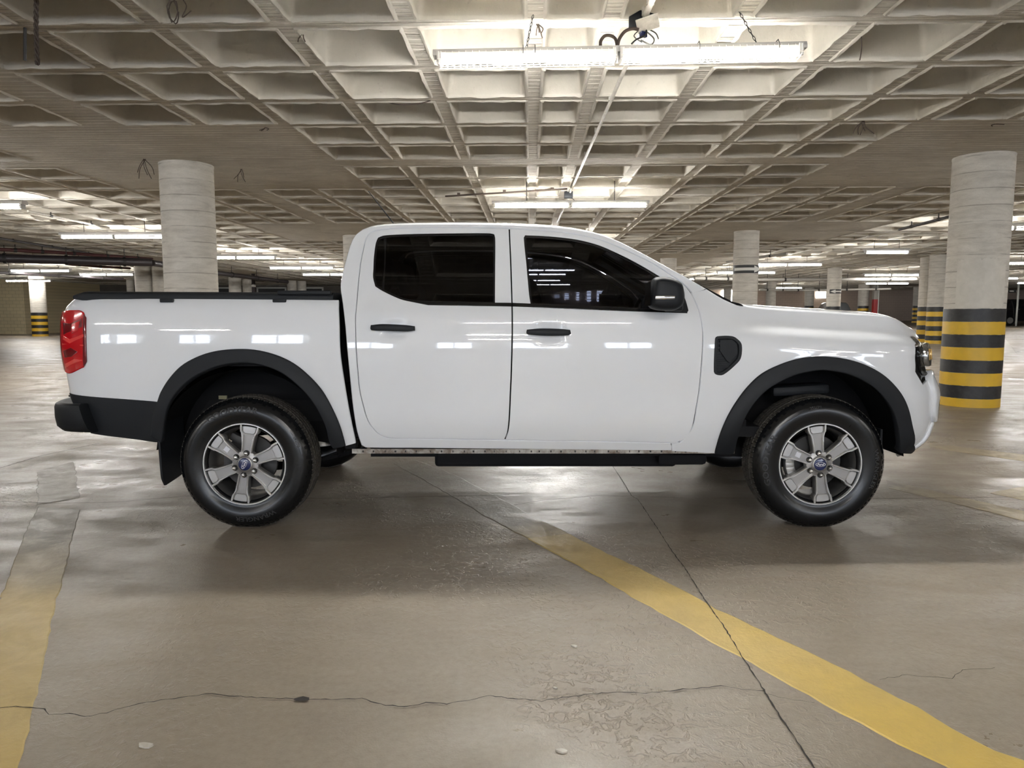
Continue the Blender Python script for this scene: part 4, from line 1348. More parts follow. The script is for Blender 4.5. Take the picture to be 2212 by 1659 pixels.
# headlamp
hl = T([(1977.5, 792), (1976.8, 770), (1976.5, 745), (1977.5, 730)]) + [(2.36, 1.115), (2.46, 1.105), (2.6, 1.09), (2.78, 1.075), (2.80, .95), (2.66, .90), (2.52, .87), (2.44, .865)] + T([(1992, 828), (1984, 814)])
hlp = smooth_poly(hl, 0.02)
for sd in (1, -1):
    H = panel('headlamp', hlp, M['lamp_black'], sm=False, res=0.025, off=-0.012, rim=0.02, sides=(sd,))[0]
    H['label'] = 'black headlamp with clear lens and glowing amber element'
    panel('lamp_lens', inset(smooth_poly([(2.375, 1.095), (2.43, 1.095), (2.45, .98), (2.47, .90), (2.50, .88), (2.46, .872), (2.41, .90), (2.38, .99)], 0.02), .002), M['lamp_lens'], sm=False, res=0.02, off=0.006, rim=0.016, parent=H, sides=(sd,))
    for z0, m in ((1.02, 'lamp_bezel'), (0.955, 'lamp_bezel')):
        panel('lamp_pod', smooth_poly([(2.50, z0 - .022), (2.72, z0 - .022), (2.72, z0 + .022), (2.50, z0 + .022)], 0.02), M[m], sm=False, res=0.02, off=0.012, rim=0.02, parent=H, sides=(sd,))
    # protruding C-shaped running lamp: clear body, amber filament strips
    rl = smooth_poly([(2.447, .955), (2.447, 1.025), (2.462, 1.045), (2.485, 1.045), (2.497, 1.02), (2.497, .955), (2.485, .93), (2.462, .93)], 0.012)
    panel('running_lamp', rl, M['lamp_bezel'], sm=False, res=0.02, off=0.032, rim=0.044, parent=H, sides=(sd,), roll=0.006)
    panel('amber_strip', [(2.453, .962), (2.459, .962), (2.459, 1.02), (2.453, 1.02)], M['lamp_amber'], sm=False, res=0.02, off=0.036, rim=0.01, parent=H, sides=(sd,), roll=0.001)
    panel('amber_strip', [(2.482, .965), (2.490, .965), (2.490, 1.018), (2.482, 1.018)], M['lamp_amber'], sm=False, res=0.02, off=0.039, rim=0.01, parent=H, sides=(sd,), roll=0.001)
    panel('running_lamp', [(2.49, 1.025), (2.64, 1.035), (2.64, 1.05), (2.49, 1.045)], M['emblem_white'], sm=False, res=0.02, off=0.014, rim=0.02, parent=H, sides=(sd,), roll=0.003)
    panel('running_lamp', [(2.49, .925), (2.64, .915), (2.64, .93), (2.49, .945)], M['emblem_white'], sm=False, res=0.02, off=0.014, rim=0.02, parent=H, sides=(sd,), roll=0.003)
# grille
G_ = panel('grille', [(2.79, .88), (3.35, .88), (3.35, 1.08), (2.79, 1.08)], M['black_plastic'], sm=False, off=-0.005, rim=0.02)
for g, sd in zip(G_, (1, -1)):
    for z0 in (0.91, 0.955, 1.0, 1.045):
        panel('grille_bar', [(2.80, z0 - .012), (3.35, z0 - .012), (3.35, z0 + .012), (2.80, z0 + .012)], M['black_gloss'], sm=False, off=0.012, rim=0.02, parent=g, sides=(sd,))

# ---------------------------------------------------------------- mirrors
def mirror(sd):
    px = [(1415, 600), (1432, 597), (1456, 602), (1472.6, 612), (1477.6, 627.5), (1479, 642.7), (1477, 654.5), (1471, 663), (1456, 670.6), (1425, 670.6), (1408.6, 666), (1404, 661),
          (1405, 644), (1408.6, 615.7), (1411.5, 605)]
    y0 = -0.16
    Q = [at_y(a, b, y0) for a, b in px]
    P = smooth_poly([(q.x, q.z) for q in Q], 0.012, corner=80)
    cx = sum(p[0] for p in P) / len(P); cz = sum(p[1] for p in P) / len(P)
    bm = bmesh.new(); rings = []
    for y, k in ((-0.218, 0.45), (-0.214, .68), (-0.205, .83), (-0.19, .93), (-0.165, .99), (-0.13, 1.0), (-0.09, .99), (-0.05, .95), (-0.02, .86), (0.0, .7)):
        rings.append([bm.verts.new((cx + (p[0] - cx) * k + 0.05 * (y + .16), y if sd == 1 else 2 * YC - y, cz + (p[1] - cz) * k)) for p in P])
    n = len(P)
    for a, b in zip(rings[:-1], rings[1:]):
        for i in range(n): bm.faces.new((a[i], a[(i + 1) % n], b[(i + 1) % n], b[i]))
    bm.faces.new(rings[0]); bm.faces.new(rings[-1][::-1])
    o = bm_obj('side_mirror', bm, M['black_plastic'], truck, smooth=True, angle=60)
    o['label'] = 'black door mirror with clear turn signal strip'
    # turn signal strip
    a = at_y(1414, 638, -0.205); b = at_y(1457, 647, -0.205)
    yy = -0.2135 if sd == 1 else 2 * YC + 0.2135
    box_obj('turn_signal', ((a.x + b.x) / 2, yy, (a.z + b.z) / 2), (b.x - a.x, 0.02, a.z - b.z), M['chrome'], o, 0.006)
    # foot and sail
    y1 = 0.06 if sd == 1 else 2 * YC - 0.06
    box_obj('mirror_arm', (cx + .07, (y1 + (-0.02 if sd == 1 else 2 * YC + .02)) / 2, cz - 0.065), (0.10, 0.12, 0.05), M['black_plastic'], o, 0.015)
    q = at_y(1457, 640, 0.0)
    panel('mirror_sail', T([(1468, 639), (1476, 637), (1481, 650), (1486.5, 670), (1484, 674.5), (1440, 673.5), (1452, 655)], off=.006), M['black_plastic'], off=0.006, rim=0.012, parent=o, sides=(sd,), res=0.02)
    # mirror glass on the rear-facing side
    zg = smooth_poly([(-0.19, cz - .06), (-0.03, cz - .06), (-0.03, cz + .06), (-0.19, cz + .065)], 0.02)
    V = [(cx - 0.092, p[0] if sd == 1 else 2 * YC - p[0], p[1]) for p in zg]
    mesh_obj('mirror_glass', V, [tuple(range(len(V)))], M['chrome'], o)
for sd in (1, -1): mirror(sd)

# ---------------------------------------------------------------- underbody, wells, frame, interior
def wells():
    for sd in (1, -1):
        fy = (lambda y: y) if sd == 1 else (lambda y: 2 * YC - y)
        for wx, r, nm in ((WX[0], 0.515, 'rear'), (WX[1], 0.515, 'front')):
            bm = bmesh.new(); n = 26; rings = []
            for y in (0.06, 0.12, 0.20, 0.30, 0.40):
                rings.append([bm.verts.new((wx + (0.01 if nm == 'front' else -.005) + (0.49 if nm == 'front' else 0.52) * math.cos(t), fy(y), WZ + 0.02 + r * math.sin(t))) for t in np.linspace(0.03, PI - 0.10, n)])
            for a, b in zip(rings[:-1], rings[1:]):
                for i in range(n - 1): bm.faces.new((a[i], a[i + 1], b[i + 1], b[i]))
            # inner wall
            c = bm.verts.new((wx, fy(0.42), WZ + 0.1))
            for i in range(n - 1): bm.faces.new((rings[-1][i], rings[-1][i + 1], c))
            bm_obj('wheel_well', bm, M['liner'], truck, smooth=True, angle=60)
wells()
def mud(name, x, y0, y1, z0, z1, lean=0.0):
    for sd in (1, -1):
        fy = (lambda y: y) if sd == 1 else (lambda y: 2 * YC - y)
        out = smooth_poly([(y0, z1), (y0 - .0, z0 + .06), (y0 + .03, z0), (y1 - .05, z0 + .02), (y1, z0 + .04), (y1, z1)], 0.02, corner=50)
        bm = bmesh.new()
        A = [bm.verts.new((x + lean * (z1 - p[1]), fy(p[0]), p[1])) for p in out]
        B = [bm.verts.new((x - 0.012 + lean * (z1 - p[1]), fy(p[0]), p[1])) for p in out]
        n = len(out)
        bm.faces.new(A); bm.faces.new(B[::-1])
        for i in range(n): bm.faces.new((A[i], A[(i + 1) % n], B[(i + 1) % n], B[i]))
        bm_obj(name, bm, M['black_plastic'], truck)
mud('mud_flap', -2.0, 0.015, 0.31, 0.245, 0.75, 0.02)
mud('splash_guard', 2.15, 0.11, 0.34, 0.33, 0.56, 0.0)

def underbody():
    bm = bmesh.new()
    for s_ in (-1, 1):
        add_box(bm, (0.62, YC + s_ * 0.50, 0.405), (3.0, 0.075, 0.13))
        add_box(bm, (-1.72, YC + s_ * 0.50, 0.63), (1.5, 0.075, 0.13)); add_box(bm, (-0.93, YC + s_ * 0.50, 0.52), (0.36, 0.07, 0.12), Matrix.Rotation(0.75, 4, 'Y'))
        add_box(bm, (0.27, YC + s_ * 0.52, 0.375), (1.5, 0.09, 0.19), None, 0.02)
    for x in (-0.3, 0.5, 1.3, 2.05): add_box(bm, (x, YC, 0.42), (0.10, 1.0, 0.09))
    for x in (-2.3, -1.1): add_box(bm, (x, YC, 0.64), (0.10, 1.0, 0.09))
    fr = bm_obj('ladder_frame', bm, M['under'], truck)
    # holes along the frame rail
    bm = bmesh.new()
    for x in (-0.33, 0.13, 0.54, 0.80):
        add_box(bm, (x, YC - 0.568, 0.385), (0.03, 0.01, 0.02), None, 0.004)
    bm_obj('frame_hole', bm, M['liner'], fr)
    bm = bmesh.new()
    add_box(bm, (0.2, YC, 0.55), (2.5, 1.70, 0.06)); add_box(bm, (-1.9, YC, 0.82), (1.6, 0.95, 0.1))
    add_box(bm, (1.9, YC, 0.72), (1.0, 0.9, 0.5))
    bm_obj('floor_pan', bm, M['under'], truck)
    bm = bmesh.new()
    add_tube(bm, [(WX[0], 0.25, WZ), (WX[0], 2 * YC - 0.25, WZ)], 0.045, 12)
    b2 = bmesh.new(); bmesh.ops.create_uvsphere(b2, u_segments=16, v_segments=10, radius=0.15)
    merge(bm, b2, Matrix.Translation((WX[0], YC + .05, WZ)))
    bm_obj('rear_axle', bm, M['under'], truck, smooth=True)
    bm = bmesh.new(); add_tube(bm, [(WX[0], YC, .39), (0.4, YC, .42)], 0.04, 10)
    bm_obj('drive_shaft', bm, M['under'], truck, smooth=True)
    for s_ in (-1, 1):
        bm = bmesh.new()
        for k in range(3):
            L = 0.62 - 0.14 * k
            pts = [(WX[0] + L * t, YC + s_ * 0.56, 0.30 - k * 0.016 + 0.10 * t * t) for t in np.linspace(-1, 1, 9)]
            add_tube(bm, pts, 0.012, 6)
        bm_obj('leaf_spring', bm, M['under'], truck)
        bm = bmesh.new()
        a = Vector((WX[1] - 0.02, YC + s_ * 0.55, 0.62)); b = Vector((WX[1] + .05, YC + s_ * 0.80, 0.66))
        add_box(bm, (WX[1] - 0.04, YC + s_ * 0.66, 0.775), (0.34, 0.14, 0.06), Matrix.Rotation(-0.06, 4, 'Y'), 0.02)
        bm_obj('upper_control_arm', bm, M['black_plastic'], truck, smooth=True, angle=40)
        bm = bmesh.new(); add_box(bm, (WX[1] - .02, YC + s_ * 0.62, 0.35), (0.42, 0.30, 0.06), None, 0.02)
        bm_obj('lower_control_arm', bm, M['black_plastic'], truck, smooth=True, angle=40)
        bm = bmesh.new(); add_tube(bm, [(WX[1] - .02, YC + s_ * .62, .38), (WX[1] - .02, YC + s_ * .58, .78)], 0.05, 12)
        bm_obj('shock_absorber', bm, M['under'], truck, smooth=True)
        # lower body mount bracket in front of the frame rail
        bm = bmesh.new()
        q = at_y(1470, 993, YC - .6)
        add_box(bm, (q.x, YC + s_ * 0.60, 0.345), (0.30, 0.12, 0.07), None, 0.025)
        add_box(bm, (q.x - .16, YC + s_ * 0.60, 0.39), (0.22, 0.10, 0.05), None, 0.015)
        bm_obj('mount_bracket', bm, M['under'], truck, smooth=True, angle=40)
        # pinch weld along the sill
        y = YC + s_ * 0.872
        bm = bmesh.new(); add_box(bm, (0.18, y, 0.440), (2.2, 0.012, 0.026))
        sl = bm_obj('sill_seam', bm, M['sill_raw'], truck)
        bm = bmesh.new()
        for k in range(34):
            x = -0.86 + k * 0.064 + rnd.uniform(-.012, .012)
            add_box(bm, (x, y - s_ * -0.008, 0.440), (rnd.uniform(.004, .010), 0.006, 0.010))
        ob = bm_obj('sill_clip', bm, M['steel_dark'], sl); ob['kind'] = 'stuff'
        q = at_y(757, 961, 0.07)
        box_obj('body_mount', (q.x, YC + s_ * 0.85, q.z), (0.065, 0.05, 0.045), M['under'], truck, 0.006)
    # clearing sticker on the spring hanger
    q = at_y(476, 860, 0.36)
    box_obj('yellow_tag', (q.x, 0.40, q.z), (0.05, 0.01, 0.022), mat('tag_yellow', (0.35, 0.33, 0.2), .6), truck)
underbody()

def interior():
    bm = bmesh.new()
    # inner skins below the belt, floor and bulkheads keep daylight out of the door gaps
    for s_ in (-1, 1):
        for zc, hw, h in ((0.72, 0.86, 0.36), (0.99, 0.885, 0.22), (1.16, 0.862, 0.16)):
            add_box(bm, (0.07, YC + s_ * hw, zc), (1.94, 0.02, h))
    add_box(bm, (0.2, YC, 0.60), (2.3, 1.7, 0.04)); add_box(bm, (-0.90, YC, 0.95), (0.04, 1.7, 0.75)); add_box(bm, (1.30, YC, 0.88), (0.04, 1.62, 0.58))
    bm_obj('cabin_lining', bm, M['liner'], truck)
    # inner pillars and headliner
    for s_ in (-1, 1):
        for a, b, r in (((0.0, .82, 1.2), (-0.03, .66, 1.68), .045), ((-0.84, .80, 1.2), (-0.78, .65, 1.64), .06), ((0.55, .64, 1.66), (1.30, .76, 1.26), .025)):
            bm = bmesh.new(); add_tube(bm, [(a[0], YC + s_ * a[1], a[2]), (b[0], YC + s_ * b[1], b[2])], r, 6)
            bm_obj('pillar_trim', bm, M['liner'], truck)
    P = shell_patch('headliner', iw1, i_head, -0.97, 0.97, M['liner'], 0.03)
    def seat(x, y, w, nm):
        bm = bmesh.new()
        add_box(bm, (x, y, 0.86), (0.50, w, 0.16), None, 0.05, 3)
        add_box(bm, (x - 0.27, y, 1.15), (0.14, w, 0.58), Matrix.Rotation(-0.28, 4, 'Y'), 0.05, 3)
        o = bm_obj('seat', bm, M['seat'], truck, smooth=True, angle=50)
        for k in ((0,) if w < 0.8 else (-0.45, 0, 0.45)):
            bm = bmesh.new(); add_box(bm, (x - 0.38, y + k, 1.50), (0.09, 0.26, 0.17), Matrix.Rotation(-0.2, 4, 'Y'), 0.035, 3)
            add_tube(bm, [(x - .36, y + k - .06, 1.38), (x - .38, y + k - .06, 1.46)], .008, 6)
            bm_obj('head_restraint', bm, M['seat'], o, smooth=True, angle=50)
    seat(0.42, YC - 0.38, 0.52, ''); seat(0.42, YC + 0.38, 0.52, ''); seat(-0.40, YC, 1.38, '')
    bm = bmesh.new(); add_box(bm, (1.20, YC, 1.10), (0.45, 1.55, 0.28), None, 0.06, 3)
    bm_obj('dashboard', bm, M['seat'], truck, smooth=True, angle=50)
    bm = bmesh.new(); b2 = bmesh.new()
    pts = [(0.90 + 0.06 * math.cos(t), YC + 0.38 + 0.18 * math.sin(t), 1.17 + 0.17 * math.cos(t)) for t in np.linspace(0, 2 * PI, 25)]
    add_tube(bm, pts, 0.014, 8); add_tube(bm, [(0.90, YC + .22, 1.17), (0.90, YC + .54, 1.17)], 0.018, 6); b2.free()
    add_tube(bm, [(0.90, YC + .38, 1.17), (1.1, YC + .38, 1.08)], 0.03, 8)
    bm_obj('steering_wheel', bm, M['seat'], truck, smooth=True)
interior()

# ---------------------------------------------------------------- wheels
def letters(txt, size, font_scale=1.0, extr=0.0012):
    cu = bpy.data.curves.new('lettering', 'FONT')
    cu.body = txt; cu.size = size; cu.extrude = extr; cu.offset = size * 0.018; cu.align_x = 'CENTER'; cu.resolution_u = 2
    ob = bpy.data.objects.new('lettering', cu); COL.objects.link(ob)
    dg = bpy.context.evaluated_depsgraph_get()
    me = bpy.data.meshes.new_from_object(ob.evaluated_get(dg))
    V = [v.co.copy() for v in me.vertices]; Fc = [tuple(p.vertices) for p in me.polygons]
    bpy.data.objects.remove(ob, do_unlink=True); bpy.data.curves.remove(cu); bpy.data.meshes.remove(me)
    return V, Fc

TYRE = [(.214, .034), (.218, .016), (.228, .009), (.242, .010), (.255, .006), (.275, -.001), (.300, -.005), (.322, -.003), (.340, .004), (.352, .013), (.362, .022), (.3705, .032), (.3770, .042)]
def tyre_y(r):
    return float(np.interp(r, [p[0] for p in TYRE], [p[1] for p in TYRE]))

def lathe(profile, n, name, m, parent, smooth=True, clampz=None, closed=False, angle=45, a0=0.0):
    V = []; Fc = []
    k = len(profile)
    for i in range(n):
        t = a0 + 2 * PI * i / n
        for r, y in profile: V.append((r * math.cos(t), y, r * math.sin(t)))
    for i in range(n):
        j = (i + 1) % n
        for q in range(k if closed else k - 1):
            Fc.append((i * k + q, i * k + (q + 1) % k, j * k + (q + 1) % k, j * k + q))
    if clampz is not None:
        V = [(x, y, max(z, clampz)) for x, y, z in V]
    o = mesh_obj(name, V, Fc, m, parent, smooth, local=True)
    bm = bmesh.new(); bm.from_mesh(o.data); bmesh.ops.recalc_face_normals(bm, faces=bm.faces); bm.to_mesh(o.data); bm.free()
    if smooth: sharp_by_angle(o.data, angle)
    return o

def extrude_poly(bm, P, y0, y1, bev=0.003):
    """prism in the wheel plane (x, z), front face at y0 (towards the viewer), with a bevelled front edge"""
    a = [bm.verts.new((p[0], y1, p[1])) for p in P]
    b = [bm.verts.new((p[0], y0 + bev, p[1])) for p in P]
    Q = inset(P, bev)
    c = [bm.verts.new((p[0], y0, p[1])) for p in Q]
    n = len(P)
    for A, B in ((a, b), (b, c)):
        for i in range(n): bm.faces.new((A[i], A[(i + 1) % n], B[(i + 1) % n], B[i]))
    bm.faces.new(c)

def make_wheel(spoke0, text_rot, cal):
    w = empty('wheel', (0, 0, 0))
    cz = -(WZ - 0.001)
    # tyre carcass
    prof = TYRE + [(.379, .060), (.380, .10), (.380, .17), (.379, .205), (.3770, .222), (.362, .243), (.34, .258), (.30, .266), (.26, .258), (.225, .250), (.214, .235)]
    ty = lathe(prof, 96, 'tyre', M['rubber'], w, clampz=cz)
    # tread blocks: five ribs of staggered blocks as one moulded part
    V = []; Fc = []
    ribs = [(.040, .074), (.080, .111), (.117, .148), (.154, .185), (.191, .224)]
    nb = 78
    for ri, (ya, yb) in enumerate(ribs):
        for i in range(nb):
            t0 = 2 * PI * (i + (0.5 if ri % 2 else 0.0)) / nb; t1 = t0 + 2 * PI / nb * 0.86
            k = len(V)
            ro = .3845 if 0 < ri < 4 else .3825
            for r in (.374, ro):
                for t, y in ((t0, ya), (t1, ya), (t1 + .012, yb), (t0 + .012, yb)):
                    rr = r
                    if ri == 0 and y == ya: rr = r - .004 
                    if ri == 4 and y == yb: rr = r - .004
                    V.append((rr * math.cos(t), y, max(rr * math.sin(t), cz)))
            Fc += [(k + 4, k + 5, k + 6, k + 7), (k, k + 1, k + 5, k + 4), (k + 1, k + 2, k + 6, k + 5), (k + 2, k + 3, k + 7, k + 6), (k + 3, k, k + 4, k + 7)]
    o = mesh_obj('tread_block', V, Fc, M['tread'], w, local=True)
    bm = bmesh.new(); bm.from_mesh(o.data); bmesh.ops.recalc_face_normals(bm, faces=bm.faces); bm.to_mesh(o.data); bm.free()
    o['kind'] = 'stuff'; o['label'] = 'grey tread blocks round the tyre'
    # shoulder lugs reaching onto the sidewall
    V = []; Fc = []
    for i in range(nb):
        t0 = 2 * PI * i / nb; t1 = t0 + 2 * PI / nb * 0.6
        k = len(V); L = .356 if i % 2 else .364
        for dy in (0, -.0035):
            for r, t in ((L, t0), (L, t1), (.3795, t1), (.3795, t0)):
                y = float(np.interp(r, [p[0] for p in TYRE] + [.3795], [p[1] for p in TYRE] + [.046]))
                V.append((r * math.cos(t), y + dy, max(r * math.sin(t), cz)))
        Fc += [(k + 4, k + 5, k + 6, k + 7), (k, k + 1, k + 5, k + 4), (k + 1, k + 2, k + 6, k + 5), (k + 2, k + 3, k + 7, k + 6), (k + 3, k, k + 4, k + 7)]
    o = mesh_obj('shoulder_lug', V, Fc, M['rubber'], w, local=True)
    bm = bmesh.new(); bm.from_mesh(o.data); bmesh.ops.recalc_face_normals(bm, faces=bm.faces); bm.to_mesh(o.data); bm.free()
    o['kind'] = 'stuff'
    # sidewall lettering, bent round the tyre
    def arc_text(txt, size, rmid, mid, sx=1.0):
        V = []; Fc = []
        v, f = letters(txt, size)
        k = 0
        for c in v:
            r = rmid + (c.y - size * 0.35); t = mid - c.x * sx / rmid
            V.append((r * math.cos(t), tyre_y(r) - 0.0012 - (0.0014 if c.z > 0 else 0), r * math.sin(t)))
        for q in f: Fc.append(tuple(k + i for i in q))
        mesh_obj('sidewall_lettering', V, Fc, M['letter'], w, local=True)
    arc_text('GOODYEAR', 0.044, 0.318, text_rot, 1.25)
    arc_text('WRANGLER', 0.036, 0.318, text_rot + PI, 1.2)
    arc_text('255/70', 0.020, 0.330, text_rot - 1.35, 1.2)
    # raised arcs beside the lettering
    for mid in (text_rot + 0.95, text_rot - 0.95 + PI * 0, text_rot + PI * 0.72, text_rot - PI * 0.72):
        V = []; Fc = []; n = 14
        for i in range(n + 1):
            t = mid - 0.17 + 0.34 * i / n
            for r in (.262, .270, .334, .342):
                V.append((r * math.cos(t), tyre_y(r) - (0.0025 if r in (.270, .334) else 0.0), r * math.sin(t)))
        for i in range(n):
            for q in range(3): Fc.append((i * 4 + q, i * 4 + q + 1, i * 4 + q + 5, i * 4 + q + 4))
        mesh_obj('sidewall_plate', V, Fc, M['rubber'], w, smooth=True, local=True)
    # rim barrel and lip
    lathe([(.206, .23), (.200, .12), (.204, .055), (.212, .040), (.2225, .028), (.2335, .018), (.2375, .010), (.2355, .005), (.2305, .005), (.2265, .012), (.216, .030), (.206, .046), (.198, .07), (.196, .12), (.20, .23)],
          72, 'rim', M['alloy_barrel'], w, angle=30, closed=True)
    lathe([(.2375, .0095), (.2355, .0042), (.2300, .0042), (.2262, .0118), (.2255, .016)], 72, 'rim_lip', M['alloy'], w, angle=60)
    # spokes
    def P(r, lat, th): return (r * math.cos(th) - lat * math.sin(th), r * math.sin(th) + lat * math.cos(th))
    me_f = {}
    for k in range(6):
        th = spoke0 + k * PI / 3
        body = [(.060, -.030), (.10, -.0315), (.15, -.036), (.172, -.0385), (.184, -.050), (.205, -.0535), (.229, -.056), (.232, 0.0), (.229, .056), (.205, .0535), (.184, .050), (.172, .0385), (.15, .036), (.10, .0315), (.062, .030)]
        bm = bmesh.new()
        extrude_poly(bm, [P(r, l, th) for r, l in body][::-1], .023, .060, .004)
        sp = bm_obj_local('spoke', bm, M['alloy_dark'], w)
        # machined ridges along both edges
        bm = bmesh.new()
        for sg in (-1, 1):
            rg = [(.066, .0215), (.10, .0225), (.15, .0255), (.166, .027), (.180, .0385), (.205, .0405), (.2285, .043), (.2285, .0555), (.204, .053), (.184, .0495), (.172, .038), (.15, .0355), (.10, .031), (.066, .0295)]
            poly = [P(r, sg * l, th) for r, l in rg]
            if area2(poly) < 0: poly = poly[::-1]
            extrude_poly(bm, poly, .009, .040, .0035)
        o = bm_obj_local('spoke_ridge', bm, M['alloy'], w)
        # bright outer block of the spoke face
        bm = bmesh.new()
        poly = [P(r, l, th) for r, l in [(.176, -.025), (.188, -.036), (.227, -.040), (.227, .040), (.188, .036), (.176, .025)]]
        if area2(poly) < 0: poly = poly[::-1]
        extrude_poly(bm, poly, .016, .040, .003)
        bm_obj_local('spoke_face', bm, M['alloy_face'], w)
        # lug nut
        c = P(.0635, 0.0, th)
        bm = bmesh.new()
        b2 = bmesh.new(); bmesh.ops.create_cone(b2, cap_ends=True, segments=6, radius1=.0125, radius2=.0115, depth=.02)
        merge(bm, b2, Matrix.Translation((c[0], .014, c[1])) @ Matrix.Rotation(PI / 2, 4, 'X'))
        b2 = bmesh.new(); bmesh.ops.create_uvsphere(b2, u_segments=12, v_segments=6, radius=.0105)
        merge(bm, b2, Matrix.Translation((c[0], .004, c[1])) @ Matrix.Diagonal((1, .6, 1, 1)))
        bm_obj_local('lug_nut', bm, M['chrome'], w, True)
        bm = bmesh.new()
        b2 = bmesh.new(); bmesh.ops.create_cone(b2, cap_ends=True, segments=20, radius1=.0175, radius2=.0175, depth=.004)
        merge(bm, b2, Matrix.Translation((c[0], .0205, c[1])) @ Matrix.Rotation(PI / 2, 4, 'X'))
        bm_obj_local('lug_seat', bm, M['lamp_black'], w)
    # hub face, cap, emblem
    lathe([(.082, .045), (.080, .030), (.074, .0215), (.050, .0195), (.044, .014), (.040, .010), (.034, .009)], 48, 'hub_face', M['alloy_dark'], w, angle=50)
    lathe([(.0365, .022), (.0365, .011), (.0350, .0075), (.030, .006), (.0005, .0045)], 40, 'hub_cap', M['emblem_blue'], w, angle=60)['label'] = 'blue hub cap with white oval emblem'
    V = []; Fc = []
    n = 36
    for i in range(n):
        t = 2 * PI * i / n
        for q in (1.0, .88):
            V.append((.0285 * q * math.cos(t), .0040, .0125 * q * math.sin(t)))
    for i in range(n):
        j = (i + 1) % n; Fc.append((2 * i, 2 * i + 1, 2 * j + 1, 2 * j))
    v, f = letters('Ford', 0.019, extr=0.0004); k = len(V)
    zs = [c.y for c in v]; zm = (max(zs) + min(zs)) / 2
    for c in v: V.append((c.x + (c.y - zm) * .25, .0038 - c.z, c.y - zm))
    for q in f: Fc.append(tuple(k + i for i in q))
    em_r = spoke0 - R_(97) + (0 if cal else R_(78))
    V = [(x * math.cos(em_r) - z * math.sin(em_r), y, x * math.sin(em_r) + z * math.cos(em_r)) for x, y, z in V]
    mesh_obj('hub_emblem', V, Fc, M['emblem_white'], w, local=True)
    # blank sticker on one spoke
    th = spoke0 + (PI / 3 if cal else PI / 3)
    bm = bmesh.new(); add_box(bm, (0, 0, 0), (.029, .0012, .029), None, 0.0)
    c = P(.133, 0, th)
    for v_ in bm.verts:
        x, z = v_.co.x, v_.co.z
        v_.co = Vector((c[0] + x * math.cos(th) - z * math.sin(th), .0222 + v_.co.y, c[1] + x * math.sin(th) + z * math.cos(th)))
    bm_obj_local('wheel_sticker', bm, M['emblem_white'], w)['label'] = 'small white sticker on a spoke'
    # brake
    lathe([(.05, .10), (.155, .10), (.155, .125), (.05, .125)], 40, 'brake_disc', M['brake'], w, angle=30)
    bm = bmesh.new()
    if cal:
        for t in np.linspace(2.75, 3.6, 6): add_box(bm, (.148 * math.cos(t), .10, .148 * math.sin(t)), (.055, .06, .05), Matrix.Rotation(-t, 4, 'Y'), .012)
        bm_obj_local('brake_caliper', bm, M['caliper'], w, True)
    else:
        add_box(bm, (-.06, .10, .13), (.10, .05, .05), Matrix.Rotation(.5, 4, 'Y'), .012)
        bm_obj_local('brake_caliper', bm, M['brake'], w, True)
    return w

def bm_obj_local(name, bm, m, parent, smooth=False):
    bmesh.ops.recalc_face_normals(bm, faces=bm.faces)
    bm.verts.index_update()
    V = [v.co.copy() for v in bm.verts]; Fc = [[v.index for v in f.verts] for f in bm.faces]
    bm.free()
    o = mesh_obj(name, V, Fc, m, parent, smooth, local=True)
    if smooth: sharp_by_angle(o.data, 40)
    return o

wr = make_wheel(R_(81), R_(101), False)
wf = make_wheel(R_(97), R_(175), True)
for w, x in ((wr, WX[0]), (wf, WX[1])):
    w.parent = truck; w.location = (x, 0.0 - YC, WZ)
    w['label'] = 'rear wheel on the near side' if w is wr else 'front wheel on the near side'
    c = copy_tree(w, truck)
    c.location = (x, YC, WZ); c.rotation_euler = (0, 0, PI)
    c['label'] = 'rear wheel on the far side' if w is wr else 'front wheel on the far side'

